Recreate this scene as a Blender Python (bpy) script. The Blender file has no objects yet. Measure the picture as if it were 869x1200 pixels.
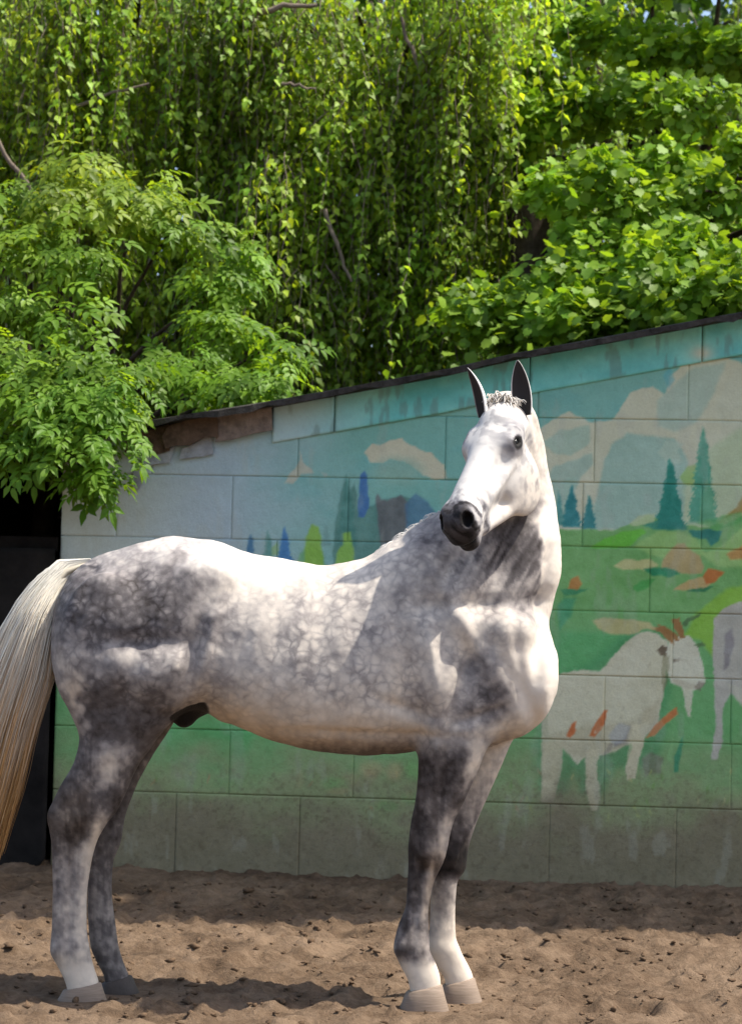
import bpy, math, time
import numpy as np
from math import radians

T0 = time.time()
rng = np.random.default_rng(7)
scene = bpy.context.scene
col = scene.collection

# ------------------------------------------------------------------ camera
CAM_H, FPX, W, H = 1.295, 2664.0, 869.0, 1200.0
CX, CY = W / 2, H / 2
PITCH = math.atan(137 / FPX)
ROLL = radians(1.4)
Fv = np.array([0, math.cos(PITCH), math.sin(PITCH)])
R0 = np.array([1.0, 0, 0]); U0 = np.array([0, -math.sin(PITCH), math.cos(PITCH)])
Rv = math.cos(ROLL) * R0 + math.sin(ROLL) * U0
Uv = math.cos(ROLL) * U0 - math.sin(ROLL) * R0
CAM = np.array([0, 0, CAM_H])

from mathutils import Matrix, Vector
cd = bpy.data.cameras.new('camera'); cam = bpy.data.objects.new('camera', cd); col.objects.link(cam)
cd.sensor_fit = 'VERTICAL'; cd.sensor_height = 24.0; cd.lens = 24.0 * FPX / H
cd.clip_end = 2000
cd.dof.use_dof = True; cd.dof.focus_distance = 7.95; cd.dof.aperture_fstop = 3.6
m = Matrix([[Rv[i], Uv[i], -Fv[i], CAM[i]] for i in range(3)] + [[0, 0, 0, 1]])
cam.matrix_world = m
scene.camera = cam

# ------------------------------------------------------------------ light
SUN_EL, SUN_AZ = radians(60), radians(-5)      # azimuth: measured from +X (right) towards +Y (behind the wall)
S = np.array([math.cos(SUN_EL) * math.cos(SUN_AZ), math.cos(SUN_EL) * math.sin(SUN_AZ), math.sin(SUN_EL)])
world = bpy.data.worlds.new('World'); scene.world = world; world.use_nodes = True
wn = world.node_tree.nodes; wl = world.node_tree.links
sky = wn.new('ShaderNodeTexSky'); sky.sky_type = 'NISHITA'; sky.sun_disc = False
sky.sun_elevation = SUN_EL; sky.dust_density = 2.5; sky.air_density = 1.0
sky.sun_rotation = math.atan2(S[0], S[1])
wl.new(sky.outputs[0], wn['Background'].inputs[0]); wn['Background'].inputs[1].default_value = 0.15
sd = bpy.data.lights.new('sun', 'SUN'); sd.energy = 4.3; sd.angle = radians(0.6); sd.color = (1.0, 0.94, 0.84)
sun = bpy.data.objects.new('sun', sd); col.objects.link(sun)
sun.rotation_mode = 'QUATERNION'; sun.rotation_quaternion = Vector(S).to_track_quat('Z', 'Y'); sun.location = (4, 4, 9)
vs = scene.view_settings
vs.view_transform = 'Standard'; vs.look = 'None'; vs.gamma = 1.0; vs.exposure = 0.76; vs.use_curve_mapping = False
scene.cycles.use_denoising = True
scene.cycles.max_bounces = 6; scene.cycles.diffuse_bounces = 3; scene.cycles.transmission_bounces = 4
scene.cycles.sample_clamp_indirect = 6

# ------------------------------------------------------------------ helpers
def P(px, py, Y):
    """photo pixel + distance along world Y -> world point(s)"""
    px = np.asarray(px, float); py = np.asarray(py, float); Y = np.asarray(Y, float)
    d = Fv + ((px - CX) / FPX)[..., None] * Rv + ((CY - py) / FPX)[..., None] * Uv
    t = Y / d[..., 1]
    return CAM + d * t[..., None]

def proj(v):
    q = v - CAM
    f = q @ Fv
    return CX + FPX * (q @ Rv) / f, CY - FPX * (q @ Uv) / f

def hash01(*a):
    h = np.zeros(np.shape(a[0]), np.uint32)
    for i, x in enumerate(a):
        h = h * np.uint32(2654435761) + (np.asarray(x).astype(np.int64) & 0xffffffff).astype(np.uint32) * np.uint32([374761393, 668265263, 2246822519, 3266489917][i])
        h ^= h >> np.uint32(13); h = h * np.uint32(1274126177); h ^= h >> np.uint32(16)
    return h.astype(np.float64) / 4294967295.0

def noise2(x, y, seed=0):
    xi = np.floor(x); yi = np.floor(y); fx = x - xi; fy = y - yi
    fx = fx * fx * (3 - 2 * fx); fy = fy * fy * (3 - 2 * fy)
    g = lambda a, b: hash01(xi + a, yi + b, np.full(np.shape(x), seed))
    return (g(0, 0) * (1 - fx) + g(1, 0) * fx) * (1 - fy) + (g(0, 1) * (1 - fx) + g(1, 1) * fx) * fy

def fbm2(x, y, oct=4, seed=0):
    s = 0; a = .5
    for i in range(oct):
        s = s + a * noise2(x * 2 ** i, y * 2 ** i, seed + 17 * i); a *= .5
    return s / (1 - .5 ** oct)

def smooth(a, b, x):
    t = np.clip((x - a) / (b - a), 0, 1)
    return t * t * (3 - 2 * t)

def lin(c):
    c = np.asarray(c, float) / 255.0
    return np.where(c <= .04045, c / 12.92, ((c + .055) / 1.055) ** 2.4)

def empty(name, loc, label=None, cat=None, group=None):
    o = bpy.data.objects.new(name, None); col.objects.link(o); o.location = loc
    o.empty_display_size = .1
    return tag(o, label, cat, group)

def tag(o, label=None, cat=None, group=None, kind=None):
    for k, v in (('label', label), ('category', cat), ('group', group), ('kind', kind)):
        if v: o[k] = v
    return o

def wloc(o):
    v = np.zeros(3)
    while o is not None:
        v = v + np.array(o.location); o = o.parent
    return v

def mesh(name, v, f, smooth_=True, attrs=None, mats=()):
    v = np.asarray(v, np.float32); me = bpy.data.meshes.new(name)
    if isinstance(f, np.ndarray):
        n, k = f.shape
        me.vertices.add(len(v)); me.vertices.foreach_set('co', v.ravel())
        me.loops.add(n * k); me.loops.foreach_set('vertex_index', f.astype(np.int32).ravel())
        me.polygons.add(n); me.polygons.foreach_set('loop_start', np.arange(0, n * k, k, dtype=np.int32))
        me.update(calc_edges=True)
    else:
        me.from_pydata(v.tolist(), [], f); me.update()
    if smooth_:
        me.polygons.foreach_set('use_smooth', np.ones(len(me.polygons), bool))
    for an, av in (attrs or {}).items():
        av = np.asarray(av, np.float32)
        if av.ndim == 1:
            a = me.attributes.new(an, 'FLOAT', 'POINT'); a.data.foreach_set('value', av)
        else:
            if av.shape[1] == 3: av = np.hstack([av, np.ones((len(av), 1), np.float32)])
            a = me.attributes.new(an, 'FLOAT_COLOR', 'POINT'); a.data.foreach_set('color', av.ravel())
    for mt in mats: me.materials.append(mt)
    return me

def put(name, v, f, mat, parent=None, smooth_=True, attrs=None, origin=None):
    """world-space vertices -> object; its origin at the parent's origin or at `origin`"""
    v = np.asarray(v, float)
    base = wloc(parent) if parent is not None else np.zeros(3)
    org = np.asarray(origin, float) if origin is not None else base
    me = mesh(name, v - org, f, smooth_, attrs, [mat] if mat else [])
    o = bpy.data.objects.new(name, me); col.objects.link(o)
    o.parent = parent; o.location = org - base
    return o

def boxv(c, hx, hy, hz, bev=.0):
    """box corners + quads, c centre"""
    s = np.array([[x, y, z] for x in (-1, 1) for y in (-1, 1) for z in (-1, 1)], float)
    v = s * [hx, hy, hz] + np.asarray(c)
    f = [[0, 1, 3, 2], [4, 6, 7, 5], [0, 4, 5, 1], [2, 3, 7, 6], [0, 2, 6, 4], [1, 5, 7, 3]]
    return v, f

# ---- node helpers
class NT:
    def __init__(s, name):
        s.m = bpy.data.materials.new(name); s.m.use_nodes = True
        s.t = s.m.node_tree; s.n = s.t.nodes; s.l = s.t.links
        s.b = s.n['Principled BSDF']
    def new(s, t, **kw):
        n = s.n.new(t)
        for k, v in kw.items():
            if k.startswith('i_'):
                key = k[2:]; key = int(key) if key.isdigit() else key.replace('_', ' ')
                if hasattr(v, 'is_linked') or isinstance(v, bpy.types.NodeSocket): s.l.new(v, n.inputs[key])
                else: n.inputs[key].default_value = v
            else: setattr(n, k, v)
        return n
    def math(s, op, a, b=None, c=None, clamp=False):
        n = s.n.new('ShaderNodeMath'); n.operation = op; n.use_clamp = clamp
        for i, v in enumerate((a, b, c)):
            if v is None: continue
            if isinstance(v, bpy.types.NodeSocket): s.l.new(v, n.inputs[i])
            else: n.inputs[i].default_value = v
        return n.outputs[0]
    def mix(s, fac, a, b, mode='MIX'):
        n = s.n.new('ShaderNodeMix'); n.data_type = 'RGBA'; n.blend_type = mode
        for sock, v in ((n.inputs[0], fac), (n.inputs[6], a), (n.inputs[7], b)):
            if isinstance(v, bpy.types.NodeSocket): s.l.new(v, sock)
            else: sock.default_value = v if not isinstance(v, tuple) or len(v) == 4 else (*v, 1)
        return n.outputs[2]
    def ramp(s, fac, stops):
        n = s.n.new('ShaderNodeValToRGB'); s.l.new(fac, n.inputs[0])
        e = n.color_ramp.elements
        while len(e) < len(stops): e.new(.5)
        for el, (p, c) in zip(e, stops):
            el.position = p; el.color = (*c, 1) if len(c) == 3 else c
        return n.outputs[0]
    def coord(s):
        return s.n.new('ShaderNodeNewGeometry').outputs['Position']
    def noise(s, scale, detail=4, rough=.55, vec=None, dist=0):
        n = s.n.new('ShaderNodeTexNoise'); n.inputs['Scale'].default_value = scale
        n.inputs['Detail'].default_value = detail; n.inputs['Roughness'].default_value = rough
        n.inputs['Distortion'].default_value = dist
        s.l.new(vec if vec is not None else s.coord(), n.inputs['Vector'])
        return n.outputs[0]
    def attr(s, name):
        n = s.n.new('ShaderNodeAttribute'); n.attribute_name = name; return n
    def bump(s, h, dist, strength=1.0):
        n = s.n.new('ShaderNodeBump'); n.inputs['Distance'].default_value = dist; n.inputs['Strength'].default_value = strength
        s.l.new(h, n.inputs['Height']); s.l.new(n.outputs[0], s.b.inputs['Normal']); return n
    def base(s, c, rough=.8, spec=.3):
        if isinstance(c, bpy.types.NodeSocket): s.l.new(c, s.b.inputs['Base Color'])
        else: s.b.inputs['Base Color'].default_value = (*c, 1)
        s.b.inputs['Roughness'].default_value = rough
        s.b.inputs['Specular IOR Level'].default_value = spec
        return s.m

def simple_mat(name, c, rough=.8, spec=.3, var=.25, scale=8, bump=.004):
    t = NT(name); n = t.noise(scale, 6, .65)
    c = np.array(c)
    cc = t.ramp(n, [(.3, tuple(c * (1 - var))), (.7, tuple(np.minimum(c * (1 + var), 1)))])
    t.base(cc, rough, spec)
    if bump: t.bump(t.noise(scale * 6, 5, .7), bump)
    return t.m

# =================================================================== GROUND
def wallY(X): return 11.4 - .08 * X
def make_ground():
    xs = np.concatenate([-np.geomspace(300, 2.7, 26)[:-1], np.arange(-2.7, 2.71, .016), np.geomspace(2.7, 300, 26)[1:]])
    ys = np.concatenate([np.linspace(-40, 6.2, 20), np.arange(6.25, 11.7, .02), np.geomspace(11.8, 600, 26)])
    X, Y = np.meshgrid(xs, ys, indexing='ij')
    z = (fbm2(X * 1.3, Y * 1.3, 3, 3) - .5) * .05
    z += (fbm2(X * 6, Y * 5, 4, 9) - .5) * .022
    z += np.maximum(fbm2(X * 17, Y * 15, 3, 21) - .5, 0) * .07 + (fbm2(X * 30, Y * 28, 2, 24) - .5) * .026
    # hoof prints
    r = np.random.default_rng(3)
    for k in range(420):
        hx, hy = r.uniform(-2.4, 2.4), r.uniform(6.6, 11.1)
        d = ((X - hx) / .075) ** 2 + ((Y - hy) / .09) ** 2
        mk = d < 6
        z[mk] += -.016 * np.exp(-d[mk] * 1.3) + .009 * np.exp(-(np.sqrt(d[mk]) - 1.5) ** 2 * 5)
    fade = smooth(.0, 1, np.clip((14 - np.hypot(X, Y - 8)) / 6, 0, 1))
    z = z * fade
    z += .05 * smooth(10.3, 11.25, Y + .08 * X) * (np.abs(X) < 6)       # soil banked against the wall
    # trodden flat where the hooves stand
    for hx, hy in [(P(97, 1168, 7.90)[0], 7.90), (P(140, 1160, 8.08)[0], 8.08), (P(497, 1172, 7.87)[0], 7.87), (P(540, 1165, 8.065)[0], 8.065)]:
        g = np.exp(-(((X - hx) / .17) ** 2 + ((Y - hy) / .16) ** 2)); z = z * (1 - g) + g * -.008
    nx, ny = X.shape
    idx = np.arange(nx * ny).reshape(nx, ny)
    f = np.stack([idx[:-1, :-1], idx[1:, :-1], idx[1:, 1:], idx[:-1, 1:]], -1).reshape(-1, 4)
    v = np.stack([X, Y, z + .004], -1).reshape(-1, 3)
    t = NT('arena_soil')
    big = t.noise(1.7, 5, .6); fine = t.noise(34, 6, .7); mid = t.noise(9, 5, .65)
    mixn = t.math('ADD', t.math('MULTIPLY', big, .45), t.math('ADD', t.math('MULTIPLY', fine, .3), t.math('MULTIPLY', mid, .35)))
    c = t.ramp(mixn, [(.38, (.066, .046, .030)), (.50, (.150, .098, .060)), (.64, (.265, .183, .118))])
    t.base(c, .95, .15)
    t.bump(t.math('ADD', t.noise(60, 6, .75), t.math('MULTIPLY', mid, 1.5)), .022, 1.0)
    o = put('ground', v, f, t.m); tag(o, kind='structure')
    return X[:, 0], Y[0], z + .004
gx, gy, gz = make_ground()
def ground_z(x, y):
    i = np.clip(np.searchsorted(gx, x), 0, len(gx) - 1); j = np.clip(np.searchsorted(gy, y), 0, len(gy) - 1)
    return gz[i, j]

def make_clods():
    n = 2200
    x = rng.uniform(-2.3, 2.3, n); y = rng.uniform(7.0, 11.1, n)
    r = np.abs(rng.normal(0, .005, n)) + .002
    base = np.array([[1, 0, 0], [-1, 0, 0], [0, 1, 0], [0, -1, 0], [0, 0, 1], [0, 0, -1]], float)
    bf = np.array([[0, 2, 4], [2, 1, 4], [1, 3, 4], [3, 0, 4], [2, 0, 5], [1, 2, 5], [3, 1, 5], [0, 3, 5]])
    # one subdivision
    def subdiv(v, f):
        v = list(map(tuple, v)); cache = {}; out = []
        def mid(a, b):
            k = (min(a, b), max(a, b))
            if k not in cache:
                p = (np.array(v[a]) + v[b]) / 2; p /= np.linalg.norm(p); v.append(tuple(p)); cache[k] = len(v) - 1
            return cache[k]
        for a, b, c in f:
            ab, bc, ca = mid(a, b), mid(b, c), mid(c, a)
            out += [[a, ab, ca], [b, bc, ab], [c, ca, bc], [ab, bc, ca]]
        return np.array(v), np.array(out)
    bv, bf = subdiv(base, bf)
    nv = len(bv)
    jit = rng.uniform(.4, 1.5, (n, nv, 1))
    sc = np.stack([r * rng.uniform(.8, 1.9, n), r * rng.uniform(.8, 1.6, n), r * rng.uniform(.5, 1, n)], -1)
    v = bv[None] * jit * sc[:, None]
    z = ground_z(x, y) + sc[:, 2] * .4
    v = v + np.stack([x, y, z], -1)[:, None]
    f = bf[None] + (np.arange(n) * nv)[:, None, None]
    o = put('soil_clods', v.reshape(-1, 3), f.reshape(-1, 3), simple_mat('clod_soil', (.12, .078, .048), .95, .1, .5, 25, .003), smooth_=False)
    tag(o, 'small crumbs and clods of dry brown soil over the arena', 'soil clods', kind='stuff')
make_clods()

# =================================================================== MURAL PAINT
def poly_sd(x, y, poly):
    """signed distance (negative inside), vectorised"""
    p = np.asarray(poly, float); n = len(p)
    d = np.full(x.shape, 1e9); s = np.zeros(x.shape, bool)
    for i in range(n):
        ax, ay = p[i - 1]; bx, by = p[i]
        ex, ey = bx - ax, by - ay; wx, wy = x - ax, y - ay
        t = np.clip((wx * ex + wy * ey) / max(ex * ex + ey * ey, 1e-9), 0, 1)
        d = np.minimum(d, (wx - ex * t) ** 2 + (wy - ey * t) ** 2)
        c = ((ay > y) != (by > y))
        if by != ay: s ^= c & (x < (bx - ax) * (y - ay) / (by - ay) + ax)
    return np.where(s, -1, 1) * np.sqrt(d)

def mural(px, py):
    """painted colour of the wall (sRGB 0..255 as it reads in the shade)"""
    n1 = fbm2(px / 26, py / 26, 4, 1) - .5; n2 = fbm2(px / 9, py / 9, 3, 5) - .5
    n3 = fbm2(px / 60, py / 40, 4, 11) - .5; n4 = fbm2(px / 4, py / 4, 2, 31) - .5
    wx = px + n2 * 4; wy = py + (fbm2(px / 9 + 40, py / 9, 3, 8) - .5) * 4
    rx = px + n4 * 2.4; ry = py + (fbm2(px / 4 + 9, py / 4, 2, 37) - .5) * 2.4
    C = np.zeros(px.shape + (3,))
    def over(c, a):
        nonlocal C
        a = np.clip(a, 0, 1)[..., None]; C = C * (1 - a) + np.asarray(c, float) * a
    def poly(c, pts, soft=2.0, al=1.0, rough=1, var=10):
        X, Y = (wx, wy) if rough else (rx, ry)
        p = np.asarray(pts, float); q = soft + 12
        mk = (px > p[:, 0].min() - q) & (px < p[:, 0].max() + q) & (py > p[:, 1].min() - q) & (py < p[:, 1].max() + q)
        if not mk.any(): return
        soft = soft * .5; d = poly_sd(X[mk], Y[mk], pts); a = np.clip(al * smooth(soft, -soft, d), 0, 1)[..., None]
        C[mk] = C[mk] * (1 - a) + (np.asarray(c, float) + (n1[mk] * var * 2 + n2[mk] * var)[..., None]) * a
    def blob(c, x, y, a, b, al=1.0, soft=.5):
        d = np.sqrt(((wx - x) / a) ** 2 + ((wy - y) / b) ** 2); over(c, al * smooth(1 + soft, 1 - soft, d))
    # sky: pale lavender left -> turquoise right
    t = smooth(230, 460, px + n3 * 60)
    C[:] = np.array([160, 172, 186])
    over([112, 158, 152], t)
    over([122, 160, 150], smooth(560, 869, px) * smooth(480, 620, py))
    over([186, 190, 192], smooth(260, 90, px) * .8)
    over([96, 150, 152], smooth(0.52, .75, fbm2(px / 50, py / 30, 4, 77)) * .5 * t)
    # clouds / snow left
    poly([198, 192, 172], [(427, 530), (436, 520), (446, 522), (456, 516), (470, 514), (486, 524), (505, 532), (520, 545), (524, 560), (508, 562), (495, 556), (484, 548), (472, 540), (455, 538), (448, 542), (434, 542)], 2)
    blob([130, 158, 148], 466, 552, 28, 16, .7)
    poly([184, 180, 168], [(334, 566), (342, 552), (350, 541), (352, 528), (354, 541), (368, 554), (352, 556), (344, 566)], 2, .9)
    poly([170, 172, 168], [(376, 552), (384, 556), (380, 560)], 2, .6)
    # right-hand clouds and mountains
    poly([196, 194, 174], [(630, 505), (640, 496), (655, 488), (666, 482), (680, 488), (690, 494), (705, 494), (720, 490), (727, 476), (738, 462), (752, 455), (765, 453), (778, 462), (786, 440), (800, 424), (822, 405), (842, 416), (856, 420), (869, 426), (930, 415), (1100, 400), (1100, 640), (640, 640)], 2.5)
    poly([150, 172, 160], [(636, 520), (655, 505), (690, 498), (690, 520), (668, 534), (648, 530)], 4, .8)
    poly([140, 164, 156], [(640, 560), (652, 545), (672, 540), (694, 530), (694, 545), (680, 560), (665, 590), (640, 600)], 4, .75)
    poly([138, 166, 158], [(700, 575), (706, 545), (716, 520), (735, 508), (760, 510), (790, 514), (806, 540), (800, 620), (690, 620)], 5, .85)
    poly([142, 166, 158], [(770, 470), (800, 440), (812, 430), (850, 425), (835, 460), (815, 495), (790, 505), (770, 500)], 6, .6)
    poly([172, 186, 172], [(770, 530), (780, 515), (800, 520), (792, 530), (800, 540), (784, 546), (778, 538)], 3, .7)
    poly([188, 188, 170], [(838, 478), (850, 450), (862, 432), (880, 428), (880, 520), (850, 520)], 5, .7)
    poly([165, 180, 150], [(800, 560), (836, 520), (870, 500), (960, 500), (960, 620), (800, 620)], 8, .7)
    poly([80, 150, 165], [(776, 440), (786, 428), (790, 445), (782, 455)], 4, .6)
    poly([150, 178, 165], [(646, 575), (662, 560), (674, 560), (668, 590), (660, 600), (648, 610)], 3, .5)
    # meadow
    poly([104, 146, 92], [(-50, 668), (280, 672), (420, 668), (520, 640), (640, 622), (690, 620), (715, 622), (742, 612), (760, 604), (790, 614), (830, 618), (850, 604), (869, 594), (980, 580), (1100, 570), (1100, 1200), (-50, 1200)], 3)
    over([92, 142, 94], smooth(690, 760, py + n3 * 60) * .75)
    poly([176, 186, 150], [(736, 614), (748, 604), (768, 602), (766, 612), (744, 617)], 2, .8)
    poly([96, 166, 60], [(690, 642), (706, 632), (726, 624), (752, 620), (756, 624), (744, 634), (732, 641), (704, 642)], 3, .9)
    poly([148, 178, 112], [(740, 640), (770, 622), (800, 624), (815, 632), (826, 650), (800, 660), (760, 650)], 5, .65)
    poly([156, 184, 120], [(820, 650), (845, 640), (869, 618), (980, 600), (980, 660), (840, 665)], 6, .7)
    poly([158, 134, 98], [(772, 668), (780, 650), (792, 637), (800, 636), (818, 652), (824, 664), (822, 672), (800, 672)], 3, .9)
    poly([184, 176, 130], [(718, 664), (732, 656), (760, 656), (770, 662), (758, 668), (730, 668)], 2.5, .9)
    poly([38, 108, 78], [(753, 666), (770, 664), (790, 668), (798, 672), (782, 676), (762, 674)], 2.5, .9)
    poly([62, 130, 66], [(740, 690), (752, 680), (768, 678), (760, 688), (746, 694)], 3, .8)
    poly([182, 152, 110], [(788, 692), (800, 682), (820, 676), (832, 682), (826, 690), (805, 692)], 2.5, .9)
    poly([178, 98, 54], [(822, 676), (828, 666), (840, 668), (848, 670), (836, 682), (826, 684)], 2.5, .85)
    poly([40, 92, 66], [(804, 693), (818, 690), (836, 686), (826, 694), (812, 695)], 2, .85)
    poly([176, 110, 66], [(850, 650), (869, 640), (890, 640), (880, 655), (856, 656)], 4, .7)
    poly([186, 178, 140], [(840, 612), (855, 600), (869, 586), (900, 580), (900, 596), (866, 606), (848, 616)], 3, .85)
    poly([132, 110, 62], [(848, 608), (862, 594), (869, 582), (900, 578), (900, 590), (866, 602)], 3, .85)
    poly([168, 108, 60], [(664, 690), (668, 678), (678, 674), (682, 684), (676, 691)], 2.5, .85)
    poly([46, 106, 80], [(655, 690), (668, 690), (690, 690), (674, 696), (660, 698)], 2.5, .7)
    poly([52, 120, 96], [(652, 710), (660, 700), (675, 700), (668, 722), (655, 738)], 6, .6)
    poly([128, 168, 62], [(800, 745), (812, 722), (850, 690), (900, 680), (900, 740), (848, 760), (835, 770), (820, 750)], 6, .8)
    poly([74, 142, 90], [(640, 790), (655, 740), (700, 740), (740, 745), (690, 790)], 12, .55)
    poly([78, 146, 90], [(190, 842), (240, 838), (300, 856), (290, 880), (260, 905), (200, 900)], 12, .85)
    poly([66, 146, 92], [(620, 872), (640, 866), (646, 880), (640, 900), (622, 896)], 6, .7)
    # firs
    def fir(c, x, ytop, ybot, w, al=1.0, seed=0, soft=1.6):
        hh = (wy - ytop) / (ybot - ytop)
        jag = .62 + .35 * np.abs(((py + 3 * np.sin(px * .9 + seed)) / 6.5) % 1 - .35) + .5 * fbm2(px / 5 + seed, py / 4, 2, 88)
        half = w * np.clip(hh, 0, 1) ** .75 * jag
        a = smooth(soft, -soft, np.abs(wx - x) - half) * (hh > 0) * smooth(1.03, .97, hh)
        over(np.asarray(c) + (n2 * 26)[..., None], al * a)
    fir([38, 98, 104], 669, 568, 618, 12, .95, 1); fir([42, 100, 104], 690, 580, 620, 9, .95, 2)
    fir([50, 108, 108], 655, 574, 616, 6, .8, 2)
    poly([128, 162, 88], [(796, 560), (806, 546), (816, 544), (812, 570), (800, 568)], 4, .7)
    fir([62, 124, 106], 823, 500, 612, 17, .9, 3); fir([110, 150, 112], 828, 560, 612, 12, .4, 9)
    fir([36, 102, 92], 785, 536, 620, 17, .97, 4)
    poly([44, 104, 96], [(752, 616), (768, 610), (800, 612), (806, 621), (770, 622)], 3, .8)
    poly([36, 92, 88], [(806, 622), (830, 620), (846, 622), (842, 634), (832, 640), (826, 632), (812, 630)], 3, .9)
    poly([80, 140, 84], [(815, 612), (845, 605), (869, 600), (869, 612), (840, 622)], 4, .6)
    # dark grove left of the mane
    poly([78, 112, 108], [(390, 640), (393, 608), (398, 580), (404, 562), (409, 576), (415, 565), (420, 600), (440, 590), (470, 580), (500, 590), (520, 610), (520, 680), (390, 680)], 3, .9)
    poly([84, 84, 88], [(440, 590), (441, 578), (447, 586), (454, 588), (470, 580), (478, 590), (478, 640), (446, 640)], 3, .9)
    poly([70, 100, 128], [(474, 590), (486, 578), (500, 588), (510, 600), (500, 640), (478, 640)], 4, .75)
    poly([62, 98, 150], [(419, 606), (420, 570), (422, 556), (428, 552), (431, 572), (432, 596), (426, 606)], 2.5, .9)
    fir([66, 108, 104], 406, 556, 640, 12, .8, 6)
    poly([98, 146, 104], [(345, 670), (352, 650), (360, 640), (372, 640), (380, 660), (384, 675)], 5, .8)
    poly([132, 170, 78], [(356, 664), (358, 630), (365, 614), (374, 618), (378, 650), (378, 668)], 3.5, .9)
    poly([132, 172, 82], [(392, 662), (396, 645), (402, 638), (402, 625), (410, 624), (412, 638), (416, 648), (412, 662)], 3, .9)
    fir([60, 96, 128], 293, 626, 650, 6, .9, 1); fir([80, 122, 120], 314, 622, 652, 7, .9, 2)
    poly([130, 160, 110], [(318, 642), (324, 636), (328, 650), (318, 650)], 2.5, .7)
    fir([66, 110, 160], 334, 616, 660, 9, .95, 3); fir([96, 124, 124], 382, 616, 640, 6, .6, 5)
    # olive wash of the lower meadow
    yy = py - .024 * (px - 434)
    over([122, 126, 94], smooth(835, 925, yy + n3 * 80) * .8)
    # goats
    poly([60, 112, 76], [(630, 880), (640, 795), (690, 778), (730, 745), (765, 732), (790, 745), (786, 800), (780, 860), (765, 900), (720, 900), (705, 930), (680, 930), (672, 905), (662, 930), (632, 930)], 14, .55)
    poly([178, 168, 146], [(634, 845), (650, 830), (660, 860), (658, 900), (648, 940), (634, 940), (634, 890)], 2.5, .9, 0)
    body = [(640, 800), (655, 790), (680, 785), (702, 787), (712, 776), (722, 764), (733, 752), (748, 742), (760, 740), (771, 744), (782, 752), (784, 766), (780, 780), (779, 800), (774, 826), (770, 848), (756, 862), (736, 872), (716, 882), (700, 886), (684, 888), (676, 896), (666, 884), (654, 872), (642, 860)]
    poly([204, 197, 174], body, 2.2, 1, 0, 16)
    poly([150, 140, 118], [(646, 862), (690, 850), (740, 846), (770, 820), (772, 846), (756, 862), (716, 882), (684, 888), (664, 884)], 9, .55, 0)
    poly([226, 220, 200], [(700, 792), (724, 768), (748, 748), (768, 750), (760, 780), (730, 806)], 10, .5, 0)
    poly([196, 186, 160], [(685, 880), (703, 876), (698, 900), (702, 925), (700, 950), (692, 950), (686, 925)], 2.2, .9, 0)
    poly([206, 196, 170], [(740, 850), (760, 846), (754, 868), (748, 890), (744, 912), (734, 914), (732, 898), (740, 878)], 2.2, 1, 0)
    poly([92, 92, 78], [(752, 890), (762, 880), (776, 888), (774, 906), (756, 908)], 4, .75)
    poly([92, 84, 84], [(703, 890), (718, 876), (735, 872), (738, 850), (730, 866), (712, 872)], 4, .45)
    poly([216, 211, 192], [(784, 750), (794, 746), (806, 744), (816, 756), (822, 776), (826, 796), (822, 806), (808, 810), (798, 806), (786, 800), (780, 786), (780, 764)], 2, 1, 0)
    poly([210, 205, 184], [(799, 806), (811, 806), (810, 824), (808, 840), (804, 838), (801, 822)], 2, .95, 0)
    poly([78, 66, 54], [(770, 762), (774, 756), (781, 758), (780, 769), (773, 769)], 1.5, .95, 0)
    poly([96, 92, 70], [(776, 766), (784, 770), (782, 800), (776, 812), (774, 790)], 2.5, .6, 0)
    poly([70, 60, 50], [(788, 772), (796, 771), (794, 776), (789, 776)], 1.2, .9, 0)
    poly([80, 70, 62], [(813, 806), (818, 798), (826, 800), (820, 810)], 1.6, .7, 0)
    for pts in ([(760, 736), (772, 734), (786, 744), (790, 756), (783, 752), (774, 742)], [(768, 731), (778, 733), (792, 744), (796, 752), (790, 751), (780, 740)], [(786, 726), (795, 724), (799, 736), (802, 748), (796, 748), (790, 738)]):
        poly([128, 94, 60], pts, 1.4, 1.0, 0)
    poly([176, 160, 118], [(694, 728), (710, 724), (740, 726), (760, 730), (770, 736), (754, 738), (736, 744), (716, 743), (702, 737)], 3, .85)
    poly([60, 80, 52], [(798, 730), (806, 724), (822, 718), (820, 722), (808, 728), (802, 735)], 1.5, .85, 0)
    poly([72, 92, 60], [(812, 756), (822, 752), (828, 756), (818, 759)], 1.5, .8, 0)
    poly([192, 104, 62], [(663, 862), (668, 850), (674, 844), (674, 856), (668, 865)], 2, .9, 0)
    poly([192, 106, 62], [(690, 862), (698, 846), (708, 832), (712, 832), (706, 852), (696, 864)], 2, .9, 0)
    poly([186, 108, 64], [(756, 866), (766, 850), (780, 838), (792, 828), (794, 836), (780, 848), (766, 862)], 2, .9, 0)
    poly([118, 122, 138], [(712, 862), (724, 848), (738, 852), (732, 868), (718, 876)], 4, .45)
    for k in range(60):
        r = np.random.default_rng(400 + k); x, y = r.uniform(650, 775), r.uniform(755, 875); l = r.uniform(4, 9)
        if poly_sd(np.array([x]), np.array([y]), body)[0] > -6: continue
        poly([[206, 200, 178], [150, 142, 122], [196, 186, 160]][k % 3], [(x, y), (x + 1.2, y + l * .5), (x - l * .35, y + l), (x - 1.6, y + l * .5)], 1.2, .55, 0)
    poly([214, 208, 190], [(786, 754), (800, 750), (812, 758), (818, 778), (806, 786), (792, 780)], 4, .5, 0)
    poly([150, 140, 122], [(784, 790), (800, 798), (820, 804), (806, 808), (792, 804)], 2.5, .5, 0)
    # grey animal at the right edge
    poly([162, 157, 150], [(836, 725), (846, 714), (860, 707), (880, 702), (960, 700), (990, 740), (990, 830), (960, 850), (880, 835), (862, 818), (856, 812), (846, 830), (846, 868), (840, 890), (832, 890), (838, 850), (836, 800), (834, 760)], 2.5, 1, 0, 12)
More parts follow.
